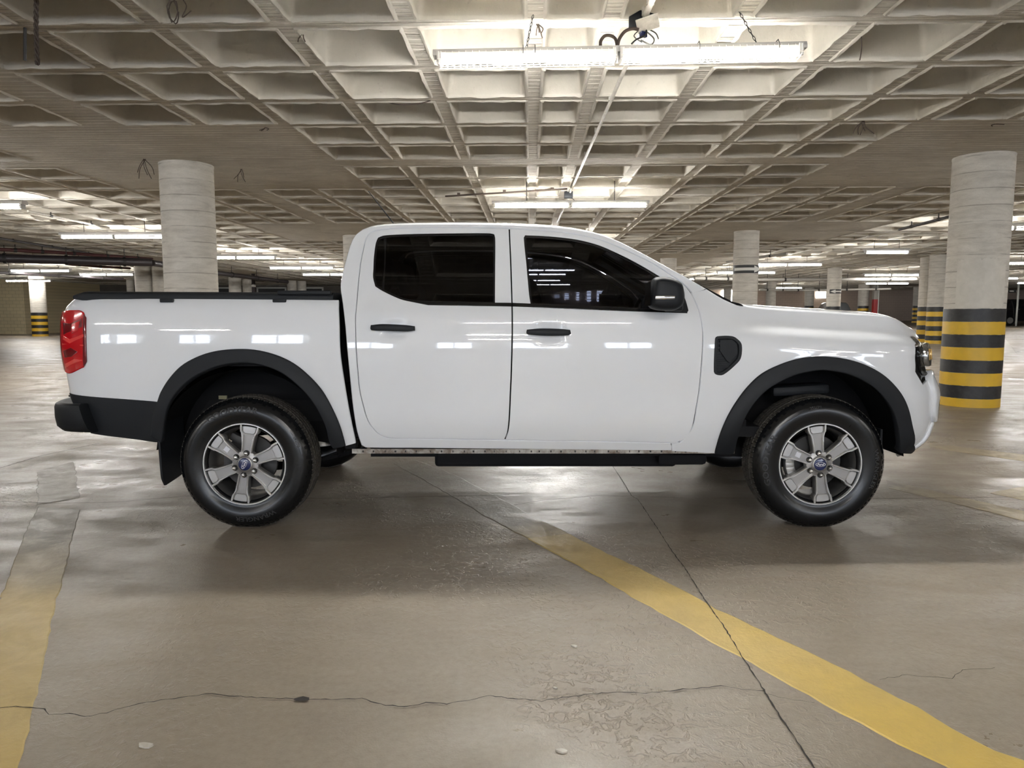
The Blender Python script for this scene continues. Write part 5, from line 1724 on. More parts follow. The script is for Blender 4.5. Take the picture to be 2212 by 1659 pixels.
# ================================================================== LAMPS AND OTHER THINGS
LZ = 2.95
def lamp_parts(root, detail, tubes=2, lit=True):
    """twin batten: housing, tubes, end caps, guard wires, hangers; local axes: x along, z up, tubes at z = 0"""
    def lb(name, boxes, m, bev=0.0):
        bm = bmesh.new()
        for c, s in boxes: add_box(bm, c, s, None, bev)
        return bm_obj_local(name, bm, m, root, bev > 0)
    L = 2.50 if tubes == 2 else 1.26
    # trapezoid housing
    bm = bmesh.new()
    zb, zt = (.024, .068) if detail else (.05, .115)
    hw, ht = (.042, .030) if detail else (.075, .055)
    pr = [(-hw, zb), (hw, zb), (hw, zt - .025), (ht, zt), (-ht, zt), (-hw, zt - .025)]
    a = [bm.verts.new((-L / 2, y, z)) for y, z in pr]; b = [bm.verts.new((L / 2, y, z)) for y, z in pr]
    for i in range(6): bm.faces.new((a[i], a[(i + 1) % 6], b[(i + 1) % 6], b[i]))
    bm.faces.new(a); bm.faces.new(b[::-1])
    bm_obj_local('housing', bm, M['lamp_white'], root)
    xs = (-.615, .615) if tubes == 2 else (0.0,)
    for x in xs:
        for y in ((-.018, .018) if detail else (0.0,)):
            bm = bmesh.new(); add_tube(bm, [(x - .575, y, 0), (x + .575, y, 0)], .016 if detail else .022, 10 if detail else 6)
            bm_obj_local('tube', bm, M['tube'], root, True)
        for s in (-1, 1): lb('lamp_holder', [((x + s * .592, 0, .015), (.03, .11, .075))], M['lamp_white'])
    if detail:
        for x in xs:
            bm = bmesh.new()
            for k in range(27):
                xx = x - .59 + 1.18 * k / 26
                add_tube(bm, [(xx, -.075, .04), (xx, -.076, -.012), (xx, -.05, -.032), (xx, .05, -.032), (xx, .076, -.012), (xx, .075, .04)], .0013, 4, False)
            for y, z in ((-.077, -.01), (-.05, -.033), (.05, -.033), (.077, -.01)):
                add_tube(bm, [(x - .60, y, z), (x + .60, y, z)], .0022, 4)
            o = bm_obj_local('wire_guard', bm, M['lamp_clear'], root); o['kind'] = 'stuff'
    return root

def lamp(px, py, label, detail=False, tubes=2, z=LZ, proto=None, pos=None, tilt=0.0):
    p = pos if pos is not None else at_z(px, py, z)
    root = empty('fluorescent_lamp', p, None, -GA)
    root.rotation_euler = (0, -tilt, -GA)
    tag(root, label, 'lamp', 'fluorescent lamps under the ceiling', 'thing')
    if proto is not None:
        for k in proto.children: copy_tree(k, root)
    else: lamp_parts(root, detail, tubes)
    if not detail: hangers(root, tubes)
    return root
HANG = {}
def head_height(p):
    """height of the concrete above a point: the soffit or the roof of a coffer"""
    dx, dy = p.x - 0.0, p.y + 4.0
    u = dx * math.cos(GA) - dy * math.sin(GA); v = dx * math.sin(GA) + dy * math.cos(GA)
    for c in CELLS:
        if abs(u - c[0]) < c[2] - .10 and abs(v - c[1]) < c[3] - .10: return HC + .379
        if abs(u - c[0]) < c[2] and abs(v - c[1]) < c[3]: return HC + .05
    return HC
def hangers(root, tubes=2):
    if not HANG:
        bm = bmesh.new(); add_tube(bm, [(0, 0, 0), (0, 0, 1)], .006, 5)
        o = bm_obj_local('hanger', bm, M['steel_dark'], root); HANG['m'] = o.data; bpy.data.objects.remove(o)
    for x in (-.7, .7) if tubes == 2 else (-.35, .35):
        w_ = Vector(root.location) + Vector((x * math.cos(GA), -x * math.sin(GA), 0))
        o = bpy.data.objects.new('hanger', HANG['m']); o.location = (x, 0, .112)
        o.scale = (1, 1, head_height(w_) - root.location.z - .112); link(o, root)

p1 = at_z(1335, 124, LZ)
l1 = lamp(0, 0, 'bright twin fluorescent lamp in a wire guard right above the truck cab', True, pos=p1, tilt=0.012)
def chain(root, x, slant):
    """oval links from the lamp to the rib above"""
    top = Vector((x + slant, 0.10, HC - LZ + .002)); bot = Vector((x, 0.0, .068))
    n = 9
    bm = bmesh.new()
    d = (top - bot) / n; R = d.to_track_quat('Z', 'Y').to_matrix()
    for i in range(n):
        c = bot + d * (i + .5); h = d.length * .62
        pts = []
        for k in range(11):
            t = 2 * PI * k / 10
            q = Vector((.007 * math.cos(t), 0, h * math.sin(t)))
            if i % 2: q = Vector((0, q.x, q.z))
            pts.append(c + R @ q)
        add_tube(bm, pts, .0022, 5)
    o = bm_obj_local('chain', bm, M['steel_dark'], root); o['kind'] = 'stuff'
chain(l1, -.62, .05); chain(l1, .93, -.10)
# wire loops tying the guard
for x in (-.64, -.56, .53, 1.05):
    bm = bmesh.new(); add_tube(bm, [(x, -.08, .0), (x, -.083, .045), (x, -.06, .073), (x, .06, .073)], .003, 5)
    bm_obj_local('tie_wire', bm, M['steel_dark'], l1)
l2 = lamp(1232, 443, 'second twin fluorescent lamp, seen just over the cab roof', True)
hangers(l2)
for k in l2.children:
    if k.name.startswith('hanger'): k.location.z = .066; k.scale.z += .046
l3 = lamp(-108, 449, 'twin fluorescent lamp cut by the left edge above the tailgate side')
lamp(248, 513, 'twin fluorescent lamp just left of the large column behind the bed', proto=None)
L_list = [(511, 558, 'twin fluorescent lamp just right of the large column behind the bed'),
          (652, 580, 'twin fluorescent lamp between the large column and the cab, upper of two'),
          (713, 594, 'twin fluorescent lamp touching the rear edge of the cab, lower of two'),
          (88, 586, 'twin fluorescent lamp above the small banded column by the block wall'),
          (231, 594, 'twin fluorescent lamp left of the twin columns behind the bed'),
          (62, 607.5, 'farthest small fluorescent lamp by the yellowish block wall'),
          (1700, 573, 'twin fluorescent lamp right of the column with the right-pointing arrow'),
          (1612, 590, 'twin fluorescent lamp partly hidden behind the column with the right-pointing arrow'),
          (1541, 603.5, 'twin fluorescent lamp just above the windscreen pillar and mirror'),
          (1925, 595, 'lower twin fluorescent lamp between the arrow column and the twin banded columns'),
          (1916, 613, 'dim cluster lamp right of the left-pointing arrow, below the twin lamp'),
          (2189, 495, 'twin fluorescent lamp right of the large banded column, uppermost there'),
          (2250, 570, 'fluorescent lamp cut by the right edge beside the large banded column'),
          (2144, 602, 'fluorescent lamp whose end peeps out right of the large banded column'),
          (2243, 612, 'lowest fluorescent lamp at the right edge over the black car'),
          (1693, 622.5, 'small remote lamp over the bonnet left of the bright opening'),
          (1190, 530, 'fluorescent lamp hidden behind the cab roof'),
          (1168, 557, 'uppermost lamp seen dimly through the tinted front door glass'),
          (1176, 584, 'second lamp down seen through the tinted front door glass'),
          (1163, 593, 'third lamp down seen through the tinted front door glass'),
          (1160, 606, 'fourth lamp down seen through the tinted front door glass'),
          (1188, 615, 'lowest lamp seen through the tinted front door glass')]
base = [o for o in bpy.data.objects if o.name.startswith('fluorescent_lamp')][3]
def lamp_copy(p, label):
    c = empty('fluorescent_lamp', p, None, -GA)
    tag(c, label, 'lamp', 'fluorescent lamps under the ceiling', 'thing')
    for k in list(base.children):
        if k.name.startswith('hanger'): continue
        q = k.copy(); COL.objects.link(q); q.parent = c
    hangers(c)
    return c
for px, py, lb in L_list:
    lamp_copy(at_z(px, py, LZ), lb)
lamp(1915, 546, 'single-tube fluorescent lamp alone above the arrow column', tubes=1)
# the same rows are assumed to go on unseen beside and behind the camera
for u, v in ((-9.4, 5.0), (10.2, 8.2), (0.6, -2.2), (-9.6, -2.0), (10.4, -1.6), (0.4, -8.9), (-9.8, -8.8), (10.6, -8.6), (0.2, -14.6), (-10, -14.6), (10.8, -14.4), (20.8, 1.6), (-19.8, 2.0), (20.5, -8), (-20, -9),
             (19.5, 13.5), (-19.5, 8.0)):
    p = G(u, v); p.z = LZ
    side = 'centre' if abs(u) < 3 else ('left' if u < 0 else 'right')
    if abs(u) > 15: side = 'far ' + side
    where = 'near the end wall behind the viewer' if v < -12 else 'well behind the viewer' if v < -5 else 'just behind the viewer' if v < 0 else 'level with the truck' if v < 6.5 else 'farther in than the truck'
    lamp_copy(p, 'fluorescent lamp outside the frame, %s row, %s' % (side, where))

# ------------------------------------------------------------------ conduits, boxes, pipes
def thing_tube(name, pts, r, m, label, cat, n=8):
    o = tube_obj(name, pts, r, m, None, n)
    return tag(o, label, cat, kind='thing')
zc = HC - 0.035
def conduit(name, pts, r, m, label, cat):
    """a straight run with fixing clips, each clip touching the ceiling"""
    a, b = pts[0], pts[-1]
    root = empty(name, a)
    tag(root, label, cat, kind='thing')
    bm = bmesh.new(); add_tube(bm, pts, r, 10); bm_obj('run', bm, m, root, smooth=True, angle=50)
    n = max(2, int((b - a).length / 1.2))
    for k in range(n + 1):
        q = a.lerp(b, (k + .3) / (n + .6))
        box_obj('clip', (q.x, q.y, (q.z + HC) / 2 + r * .2), (.05, .03, HC - q.z + r), m, root)
    return root
c0, c1, c2 = at_z(1420, -25, zc), at_z(1392, 38, zc), at_z(1232, 415, zc)
conduit('conduit', [c0, c1], .021, M['conduit'], 'peeling white conduit coming from above to the square junction box', 'pipe')
conduit('conduit', [at_z(1381, 78, zc), c2], .017, M['conduit'], 'long white conduit running from the near lamp to the second lamp', 'pipe')
conduit('conduit', [at_z(1228, 430, zc), at_z(1203, 480, zc)], .014, M['conduit'], 'short conduit going on behind the second lamp', 'pipe')
conduit('conduit', [at_z(962, 424, zc), at_z(1225, 408, zc)], .014, M['rust'], 'thin brown conduit running sideways to the second lamp', 'pipe')

def junction_box():
    p = at_z(1386, 62, HC - .09)
    root = empty('junction_box', p, None, 0.5)
    tag(root, 'square junction box with hanging cover and loose black wires above the near lamp', 'junction box', kind='thing')
    bm = bmesh.new(); add_box(bm, (0, 0, .048), (.13, .13, .085), None, .006); bm_obj_local('box', bm, M['black_plastic'], root, True)
    bm = bmesh.new(); add_box(bm, (-.02, -.09, .0), (.15, .15, .006), Matrix.Rotation(-.35, 4, 'X') @ Matrix.Rotation(PI / 4, 4, 'Z'), .002); bm_obj_local('cover', bm, M['conduit'], root)
    def loop(pts, r):
        bm = bmesh.new()
        P = smooth3(pts); add_tube(bm, P, r, 6); bm_obj_local('cable', bm, M['steel_dark'], root, True)
    loop([(.02, -.02, .01), (-.01, -.06, -.06), (-.08, -.05, -.10), (-.11, -.03, -.13)], .006)
    loop([(.03, .02, .01), (.10, -.01, -.05), (.05, -.04, -.11), (-.03, -.03, -.09)], .005)
    loop([(.04, .0, .01), (.08, -.05, -.03), (.10, -.06, -.07)], .005)
    loop([(.0, .0, .0), (-.05, .02, -.05), (.02, .02, -.08)], .004)
    box_obj_l('connector', (.0, -.02, -.045), (.05, .03, .035), M['emblem_blue'], root)
def box_obj_l(name, c, s, m, root):
    bm = bmesh.new(); add_box(bm, c, s, None, .004); return bm_obj_local(name, bm, m, root, True)
def smooth3(pts, k=5):
    P = [Vector(p) for p in pts]; out = []
    for i in range(len(P) - 1):
        p0 = P[max(0, i - 1)]; p1 = P[i]; p2 = P[i + 1]; p3 = P[min(len(P) - 1, i + 2)]
        for j in range(k):
            t = j / k
            out.append(0.5 * ((2 * p1) + (p2 - p0) * t + (2 * p0 - 5 * p1 + 4 * p2 - p3) * t * t + (3 * p1 - p0 - 3 * p2 + p3) * t ** 3))
    out.append(P[-1]); return out
junction_box()
# arched cable from the junction box into the lamp
def arch(px, label, r=.011):
    pts = smooth3([at_y(a, b, p1.y + .02) for a, b in px])
    return thing_tube('cable', pts, r, M['rust'], label, 'cable')
arch([(1297, 100), (1298, 88), (1306, 78), (1318, 77), (1329, 84), (1334, 101)], 'short brown cable arch standing on the near lamp')
arch([(1334, 101), (1338, 84), (1350, 68), (1366, 62), (1380, 64)], 'brown cable bowing from the near lamp up to the junction box')
def small_box(px, py, label):
    p = at_z(px, py, HC - .055)
    root = empty('junction_box', p); tag(root, label, 'junction box', kind='thing')
    box_obj_l('box', (0, 0, .0), (.14, .12, .108), M['black_plastic'], root)
    bm = bmesh.new(); add_tube(bm, smooth3([(.05, 0, -.05), (.1, -.02, -.10), (.05, -.03, -.15), (.0, -.03, -.2)]), .006, 6); bm_obj_local('cable', bm, M['steel_dark'], root, True)
small_box(1228, 421, 'small black junction box above the second lamp')

# bits of rope, rods and tie wire left in the ceiling
def hang(name, pts, r, m, label, cat, tol=0.0):
    return thing_tube(name, smooth3(pts), r, m, label, cat, 6)
def drop(px, y_top, y_bot, zt=HC):
    a = at_z(px, y_top, zt); b = Vector(a); ray_ = at_y(px, y_bot, a.y); b.x = ray_.x; b.z = ray_.z
    return a, b
a, b = drop(82, 8, 140, HC - .0)
a.z = head_height(a)
def rope():
    bm = bmesh.new()
    for ph in (0, 2.1, 4.2):
        pts = []
        for k in range(40):
            t = k / 39; c = a.lerp(b, t); s = .010
            pts.append(c + Vector((math.cos(t * 40 + ph) * s + math.sin(t * 6) * .006, math.sin(t * 40 + ph) * s, 0)))
        add_tube(bm, pts, .007, 5)
    for k in range(5):
        add_tube(bm, [a, a + Vector((rnd.uniform(-.08, .05), rnd.uniform(-.04, .04), rnd.uniform(-.05, -.01)))], .004, 4)
    o = bm_obj('rope', bm, M['rust'], None, smooth=True)
    tag(o, 'dark twisted rope hanging from the ceiling at the upper left', 'rope', kind='thing')
rope()
a2, b2_ = drop(54, 60, 131)
hang('steel_rod', [a2, a2.lerp(b2_, .5), b2_], .011, M['steel_dark'], 'short dark steel rod sticking down beside the rope', 'rod')
def wire_coil(px, py, label, s=1.0):
    p = at_z(px, py, HC); bm = bmesh.new()
    pts = [p]
    for k in range(26):
        t = k / 25 * 4 * PI
        pts.append(p + Vector((.035 * s * math.cos(t) + rnd.uniform(-.006, .006), .02 * math.sin(t * .7), -.09 * s + .07 * s * math.sin(t) + rnd.uniform(-.006, .006))))
    add_tube(bm, pts, .004, 5)
    add_tube(bm, smooth3([p + Vector((.05, 0, 0)), p + Vector((.09 * s, 0, -.06 * s)), p + Vector((.06 * s, 0, -.13 * s)), p + Vector((.12 * s, 0, -.09 * s))]), .0035, 5)
    o = bm_obj('wire_coil', bm, M['rust'], None); tag(o, label, 'wire', kind='thing')
wire_coil(372, -8, 'tangled wire coil hanging at the top edge over the bed')
def wires(px, py, n, l, label, spread=.12):
    p = at_z(px, py, HC); bm = bmesh.new()
    for k in range(n):
        e = p + Vector((rnd.uniform(-spread, spread), rnd.uniform(-.05, .05), -l * rnd.uniform(.6, 1)))
        m_ = p.lerp(e, .5) + Vector((rnd.uniform(-.03, .03), 0, 0))
        add_tube(bm, smooth3([p + Vector((rnd.uniform(-.02, .02), 0, 0)), m_, e]), .0045, 5)
    o = bm_obj('tie_wire', bm, M['rust'], None); tag(o, label, 'wire', kind='thing')
wires(1863, 261, 5, .17, 'bundle of tie wires hanging under the ceiling right of the near lamp')
wires(313, 343, 5, .28, 'loose wires hanging just left of the large column head')
wires(521, 365, 4, .2, 'thin wires hanging right of the large column head')
wires(652, 75, 3, .04, 'knot of wire on the rib over the rear of the truck', .04)
wires(1856, 78, 1, .25, 'single black wire hanging right of the near lamp', .005)
wires(1160, 52, 4, .10, 'frayed wires beside the left chain of the near lamp', .05)
wires(575, 275, 3, .03, 'small wire scrap on the solid soffit behind the cab', .1)
wires(2150, 268, 2, .02, 'small wire scrap on the soffit near the large banded column', .12)
hang('cable', [at_z(800, 213, HC + .1) , at_z(862, 226, HC - .03), at_z(905, 224, HC - .03), at_z(930, 217, HC + .0)], .006, M['rust'], 'short sagging cable in a coffer left of the near lamp', 'cable')

# big pipes at the far left
def pipe(pts, r, m, label, z=None, hang_n=3):
    P = [at_z(a, b, zz) for a, b, zz in pts]
    root = empty('pipe', P[0]); tag(root, label, 'pipe', kind='thing')
    bm = bmesh.new(); add_tube(bm, P, r, 12); bm_obj('run', bm, m, root, smooth=True, angle=50)
    for a, b in zip(P[:-1], P[1:]):
        for k in range(hang_n):
            q = a.lerp(b, (k + .5) / hang_n)
            bm = bmesh.new(); add_tube(bm, [q, (q.x, q.y, HC)], .012, 5); bm_obj('hanger', bm, M['steel_dark'], root)
            bm = bmesh.new(); d = (b - a).normalized(); add_tube(bm, [q - d * .04, q + d * .04], r * 1.2, 12); bm_obj('pipe_clamp', bm, M['steel_dark'], root)
    return root
pipe([(-60, 556, 2.88), (329, 567, 2.88)], .13, M['pipe_dark'], 'thick dark pipe under the ceiling left of the large column')
pipe([(-60, 536, 3.1), (120, 545, 3.1), (329, 560, 3.12)], .05, M['pipe_red'], 'thinner dark red pipe above the thick pipe')
pipe([(329, 568, 2.9), (470, 590, 2.9), (620, 609, 2.9)], .10, M['pipe_dark'], 'dark pipe running into the depth over the cargo bed')
pipe([(-40, 587, 2.85), (266, 603, 2.85)], .06, M['pipe_dark'], 'far dark pipe passing over the small banded column')
pipe([(147, 571, 2.92), (281, 580, 2.92)], .04, M['pipe_red'], 'thin red pipe under the thick dark pipe')
pipe([(-20, 512, 3.22), (150, 540, 3.22), (294, 565, 3.22)], .03, M['pipe_dark'], 'slim dark conduit slanting over the left lamps', hang_n=2)
pipe([(60, 456, 3.2), (235, 492, 3.2)], .022, M['conduit'], 'white conduit between the two left lamps', hang_n=2)
pipe([(1500, 601, 2.8), (1640, 604, 2.8), (1980, 603, 2.8)], .07, M['pipe_grey'], 'long grey pipe crossing behind the arrow columns')
pipe([(1640, 626, 2.45), (1740, 627, 2.45), (1925, 624, 2.45)], .05, M['pipe_grey'], 'lower white pipe crossing by the left-pointing arrow')
pipe([(1943, 496, 3.15), (2060, 466, 3.15)], .03, M['pipe_dark'], 'dark conduit reaching the large banded column', hang_n=2)
pipe([(1570, 566, 3.05), (1700, 548, 3.1)], .04, M['pipe_grey'], 'grey conduit beside the column with the right-pointing arrow', hang_n=2)
bm_p = [(732 - 190, 600), (548, 640)]
# vertical pipes with clamps between the twin columns
q = at_z(547, 603, 3.0)
root = empty('pipe', (q.x, q.y, 0)); tag(root, 'upright black pipe with clamps beside the distant twin columns', 'pipe', kind='thing')
bm = bmesh.new(); add_tube(bm, [(q.x, q.y, 0), (q.x, q.y, HC)], .09, 10); bm_obj('run', bm, M['pipe_dark'], root, smooth=True)
for z in (1.5, 2.1, 2.6):
    bm = bmesh.new(); add_tube(bm, [(q.x, q.y, z), (q.x, q.y, z + .12)], .12, 10); bm_obj('pipe_clamp', bm, M['pipe_grey'], root, smooth=True)

# ------------------------------------------------------------------ signs on the columns
def arrow_sign(col, z0, z1, r, left, label, a0, a1):
    root = empty('arrow_sign', (col.location.x, col.location.y, 0))
    tag(root, label, 'sign', kind='thing')
    V, Fc = ring_mesh(r + .006, z0, z1, 24, R_(a0), R_(a1), closed=False)
    V2, F2 = ring_mesh(r + .0005, z0, z1, 24, R_(a0), R_(a1), closed=False)
    k = len(V); V += V2; Fc += [tuple(i + k for i in f[::-1]) for f in F2]
    mesh_obj('sign_plate', V, Fc, M['sign_black'], root, local=True, smooth=False)
    # arrow in (angle, height), curved with the plate
    am = (a0 + a1) / 2; W = (a1 - a0) / 2; zm = (z0 + z1) / 2; h = (z1 - z0) / 2
    s = -1 if left else 1
    def strip(pts):
        V = []; Fc = []
        for t, zt, zb in pts:
            a = R_(am + s * W * t); V += [((r + .009) * math.cos(a), (r + .009) * math.sin(a), zm + h * zt), ((r + .009) * math.cos(a), (r + .009) * math.sin(a), zm + h * zb)]
        for i in range(len(pts) - 1): Fc.append((2 * i, 2 * i + 1, 2 * i + 3, 2 * i + 2))
        return V, Fc
    V, Fc = strip([(-.85 + 1.15 * i / 14, .34, -.34) for i in range(15)])
    k = len(V); V2, F2 = strip([(.3 + .6 * i / 8, .85 * (1 - i / 8), -.85 * (1 - i / 8)) for i in range(9)])
    mesh_obj('arrow', V + V2, Fc + [tuple(i + k for i in f) for f in F2], M['sign_white'], root, local=True)
def z_on(col, py):
    d = col.location.y - 0.3
    return at_y(1106, py, d).z
rC = 0.5 * 54 / F * 17.6
arrow_sign(colC, z_on(colC, 590), z_on(colC, 572), rC, False, 'black sign with a white right-pointing arrow wrapped round a column', -178, -8)
rE = 0.5 * 29 / F * 31.5
arrow_sign(colE, z_on(colE, 634), z_on(colE, 625), rE, True, 'small sign with a left-pointing arrow on the slimmer far column', -150, -10)

# far right: red fire post, openings, cars
q = at_z(1888, 697, 0.35)
def fire_post():
    d = 50.0; x = (1888 - 1106) / F * 49.8; y = d - 4; zb = floor_z(x, y)
    root = empty('fire_post', (x, y, zb)); tag(root, 'red painted post with white edge beside a far banded column', 'post', kind='thing')
    for z0, z1, m in ((0, .25, 'black_band'), (.25, .55, 'yellow_band'), (.55, 1.75, 'red_paint'), (1.75, HC - zb - .001, 'wall_plain')):
        bm = bmesh.new(); add_box(bm, (0, 0, (z0 + z1) / 2), (.27, .27, z1 - z0), None); bm_obj_local('post_section', bm, M[m], root)
    bm = bmesh.new(); add_box(bm, (.17, -.05, 1.2), (.06, .2, 2.4), None); bm_obj_local('white_edge', bm, M['sign_white'], root)
fire_post()
w = mat('lit_opening', (1, 1, 1), .5, emit=(1, .97, .92), estr=5.0)
p = at_y(1777, 637, G(20, 63.95).y - .02)
o = box_obj('window_1', (p.x, p.y - .05, p.z), (1.25, .06, .55), w); tag(o, 'bright lit opening in the far wall', kind='structure')
p = at_y(1572, 638, G(15, 63.95).y - .02)
o = box_obj('window_2', (p.x, p.y - .05, p.z), (.8, .06, 1.1), w); tag(o, 'lit opening beside the wiper end', kind='structure')
# assumed daylit louvred openings behind the camera, added to light the truck side
assumed_day = mat('daylight_pane', (1, 1, 1), .5, emit=(.80, .92, 1.12), estr=2.6)
for k, u in enumerate((-14.4, -11.2, -8.0, -4.6, -1.6, 1.4, 4.6, 8.2, 11.4, 14.6)):
    p = G(u, -17.42); ww = (1.7, 1.3, 2.0)[k % 3]; hh = 1.1
    o = box_obj('window_%d' % (k + 3), (p.x, p.y, 2.0), (ww, .06, hh), assumed_day); tag(o, 'daylit louvred opening in the wall behind the viewer', kind='structure')  # unseen glowing pane, added as assumed cool light on the truck
    for j in range(3):
        box_obj('mullion', (p.x - ww / 2 + ww / 2 * j, p.y + .06, 2.0), (.07, .05, hh), M['wall_dark'], o)
    for j in range(5):
        box_obj('louvre', (p.x, p.y + .07, 1.5 + .25 * j), (ww, .07, .05), M['wall_dark'], o)
# small lit panes in the far wall, seen through the cab
far = mat('far_pane', (1, 1, 1), .5, emit=(.9, .95, 1.05), estr=3.0)
for k, (x, ww, hh) in enumerate(((1203, .42, .22), (1224, .36, .5), (1248, .22, .7), (1272, .34, .9), (1298, .7, .9))):
    p = at_y(x, 640, G(4, 63.95).y - .02)
    o = box_obj('window_%d' % (k + 13), (p.x, p.y - .05, p.z), (ww, .06, hh), far); tag(o, 'small lit pane in the far wall seen through the cab', kind='structure')
    for j in range(3): box_obj('glazing_bar', (p.x, p.y - .09, p.z - hh / 2 + hh * (j + .5) / 3), (ww, .03, .05), M['wall_dark'], o)
# pale door frames beyond the bed
def frame(k, x0, x1, yt, d, label):
    a = at_y(x0, yt, d - 4); b = at_y(x1, yt, d - 4)
    t = .10
    root = empty('door_%d' % k, ((a.x + b.x) / 2, a.y, 0)); tag(root, label, kind='structure')
    box_obj('frame', ((a.x + b.x) / 2, a.y, a.z), (b.x - a.x + t, t, t), M['sign_white'], root)
    for x in (a.x, b.x): box_obj('frame', (x, a.y, a.z / 2), (t, t, a.z), M['sign_white'], root)
    box_obj('door_leaf', ((a.x + b.x) / 2, a.y + .1, a.z / 2), (b.x - a.x, .05, a.z), M['sign_black'], root)  # black sheet filling the frame, stands in for its dark interior
frame(1, 556, 617, 622, 52, 'dark doorway with a pale frame seen over the bed')
frame(2, 660, 697, 622, 52, 'dark doorway with a pale frame near the cab')
frame(3, 470, 497, 622, 52, 'dark doorway behind the distant twin columns')

def far_car(px, d, length, height, m, label, glass, face=1):
    x = (px - 1106) / F * (d * math.cos(PITCH)); y = d - 4; zb = floor_z(x, y)
    root = empty('parked_car', (x, y, zb)); tag(root, label, 'car', kind='thing')
    L, H = length, height
    side = [(-.5, .18), (-.5, .5), (-.47, .60), (-.44, .62), (-.36, .93), (-.30, .985), (-.1, 1.0), (.05, .97), (.20, .70), (.24, .66), (.44, .58), (.5, .48), (.5, .18)]
    bm = bmesh.new(); rings = []
    for yy, k in ((-.9, .96), (-.82, 1.0), (0, 1.02), (.82, 1.0), (.9, .96)):
        ring = []
        for sx, sz in side:
            tum = (.16 * max(0, sz - .6) / .4) if abs(yy) > .5 else 0
            ring.append(bm.verts.new((sx * L * (k if sz < .6 else 1), yy - math.copysign(tum, yy) * (1 if abs(yy) > .5 else 0), sz * H * (k if sz > .7 else 1))))
        rings.append(ring)
    n = len(side)
    for a, b in zip(rings[:-1], rings[1:]):
        for i in range(n): bm.faces.new((a[i], a[(i + 1) % n], b[(i + 1) % n], b[i]))
    bm.faces.new(rings[0]); bm.faces.new(rings[-1][::-1])
    bm_obj_local('body', bm, m, root, True)
    for x0, x1, x2, x3 in ((-.37, -.31, -.12, -.11), (-.09, -.09, .045, .17)):
        bm = bmesh.new()
        vs = [bm.verts.new((xx * L, -.9 + (.16 * max(0, zz - .6) / .4) - .012, zz * H)) for xx, zz in ((x0, .67), (x1, .92), (x2, .93), (x3, .69))]
        bm.faces.new(vs); bm_obj_local('side_window', bm, glass, root)
    for wx in (-.31, .31):
        bm = bmesh.new(); b2 = bmesh.new(); bmesh.ops.create_cone(b2, cap_ends=True, segments=24, radius1=.34, radius2=.34, depth=.22)
        merge(bm, b2, Matrix.Translation((wx * L, -.82, .34)) @ Matrix.Rotation(PI / 2, 4, 'X')); bm_obj_local('wheel', bm, M['rubber'], root, True)
        bm = bmesh.new(); b2 = bmesh.new(); bmesh.ops.create_cone(b2, cap_ends=True, segments=20, radius1=.2, radius2=.2, depth=.02)
        merge(bm, b2, Matrix.Translation((wx * L, -.94, .34)) @ Matrix.Rotation(PI / 2, 4, 'X')); bm_obj_local('hub_cap', bm, M['alloy_dark'], root)
    for xx in (-.2, .06):
        bm = bmesh.new(); add_box(bm, (xx * L, -.915, .62 * H), (.22, .03, .035)); bm_obj_local('door_handle', bm, M['chrome'], root)
    if m.name.startswith('black'):
        for s_ in (-.6, .6):
            bm = bmesh.new(); add_tube(bm, [(-.32 * L, s_, H * 1.0), (.0 * L, s_, H * 1.005)], .02, 6); bm_obj_local('roof_rail', bm, M['chrome'], root)
    return root
far_car(2208, 48, 4.6, 1.72, mat('black_paint', (.006, .006, .007), .2, coat=1), 'black car parked at the right edge behind the large banded column', M['black_gloss'])
pc = far_car(1797, 56, 4.0, 1.55, mat('silver_paint', (.5, .52, .54), .3, .3, coat=1), 'pale car behind the bonnet and the left-pointing arrow', M['black_gloss'])
pc.rotation_euler = (0, 0, R_(80))
q = at_z(2196, 600, 2.6)
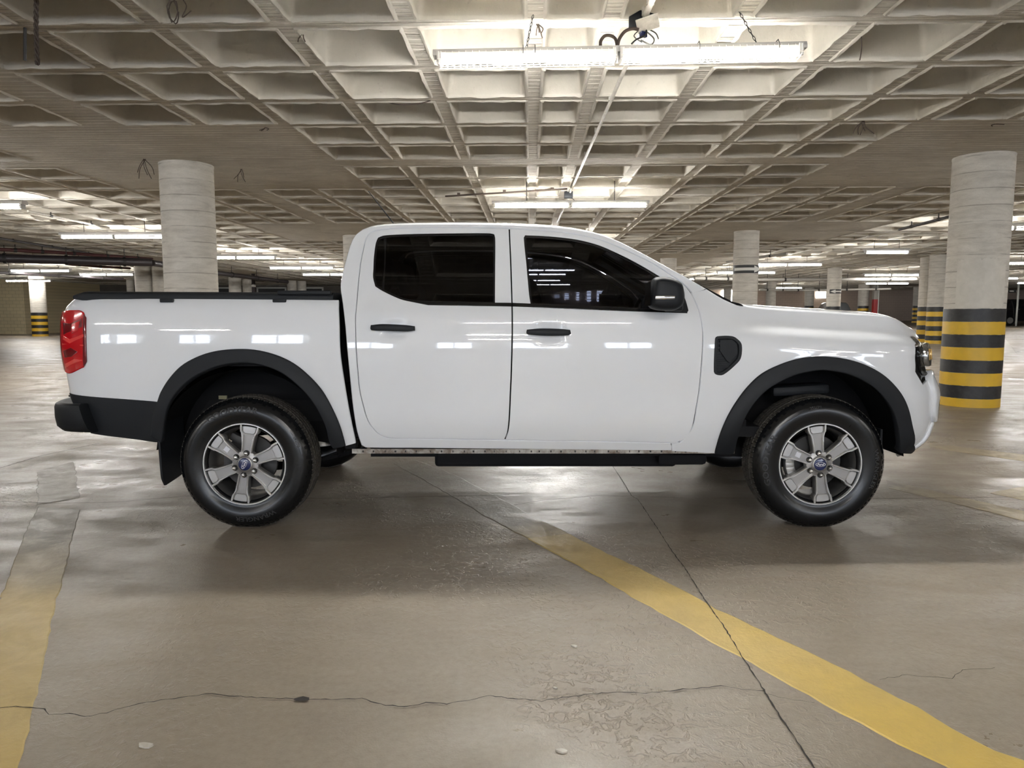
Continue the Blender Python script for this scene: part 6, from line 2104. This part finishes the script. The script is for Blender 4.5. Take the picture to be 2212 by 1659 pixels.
# sign board by the black car
x = (2178 - 1106) / F * 47; y = 43.0
root = empty('arrow_sign', (x, y, 0)); tag(root, 'small right-pointing arrow sign above the black car', 'sign', kind='thing')
zb = at_y(2178, 629, y).z
box_obj('sign_plate', (x, y, zb), (.5, .04, .17), M['sign_black'], root)
bm = bmesh.new(); add_box(bm, (x - .05, y - .03, zb), (.28, .01, .05)); bm_obj('arrow', bm, M['sign_white'], root)
bm = bmesh.new(); add_tube(bm, [(x + .4, y, floor_z(x, y)), (x + .4, y, HC - .001)], .06, 8); bm_obj('post', bm, M['sign_white'], root, smooth=True)
box_obj('bracket', (x + .3, y, zb), (.2, .03, .03), M['sign_white'], root)

# litter on the floor
def litter(px, py, s, label, m='conduit'):
    p = at_z(px, py, 0)
    bm = bmesh.new(); n = 7
    top = [bm.verts.new((p.x + s * rnd.uniform(.6, 1) * math.cos(2 * PI * k / n + .4) * 1.6, p.y + s * rnd.uniform(.6, 1) * math.sin(2 * PI * k / n), .004 + rnd.uniform(0, s * .3))) for k in range(n)]
    bot = [bm.verts.new((v.co.x, v.co.y, .0005)) for v in top]
    bm.faces.new(top); bm.faces.new(bot[::-1])
    for k in range(n): bm.faces.new((top[k], top[(k + 1) % n], bot[(k + 1) % n], bot[k]))
    o = bm_obj('paint_chip', bm, M[m], None); tag(o, label, 'debris', kind='thing')
litter(315, 1612, .016, 'pale flake lying on the near floor at the lower left')
litter(1240, 1397, .010, 'small pale flake on the bare floor below the front door')
litter(1214, 1624, .012, 'pale chip on the floor at the bottom middle')
litter(1200, 1488, .006, 'tiny chip beside the long crack')
def fixed_patch(px, py, rx, ry, label):
    p = at_z(px, py, 0); V = [p + Vector((0, 0, .006))]; Fc = []
    n = 20
    for k in range(n):
        t = 2 * PI * k / n; V.append(p + Vector((rx * math.cos(t), ry * math.sin(t), .0008)))
    for k in range(n): Fc.append((0, 1 + k, 1 + (k + 1) % n))
    o = mesh_obj('filled_hole', V, Fc, M['floor'], floor, smooth=True); o['label'] = label
fixed_patch(1134, 1532, .026, .02, 'round filled drill hole in the floor')
fixed_patch(1120, 1115, .13, .07, 'round filled patch on the worn stripe')
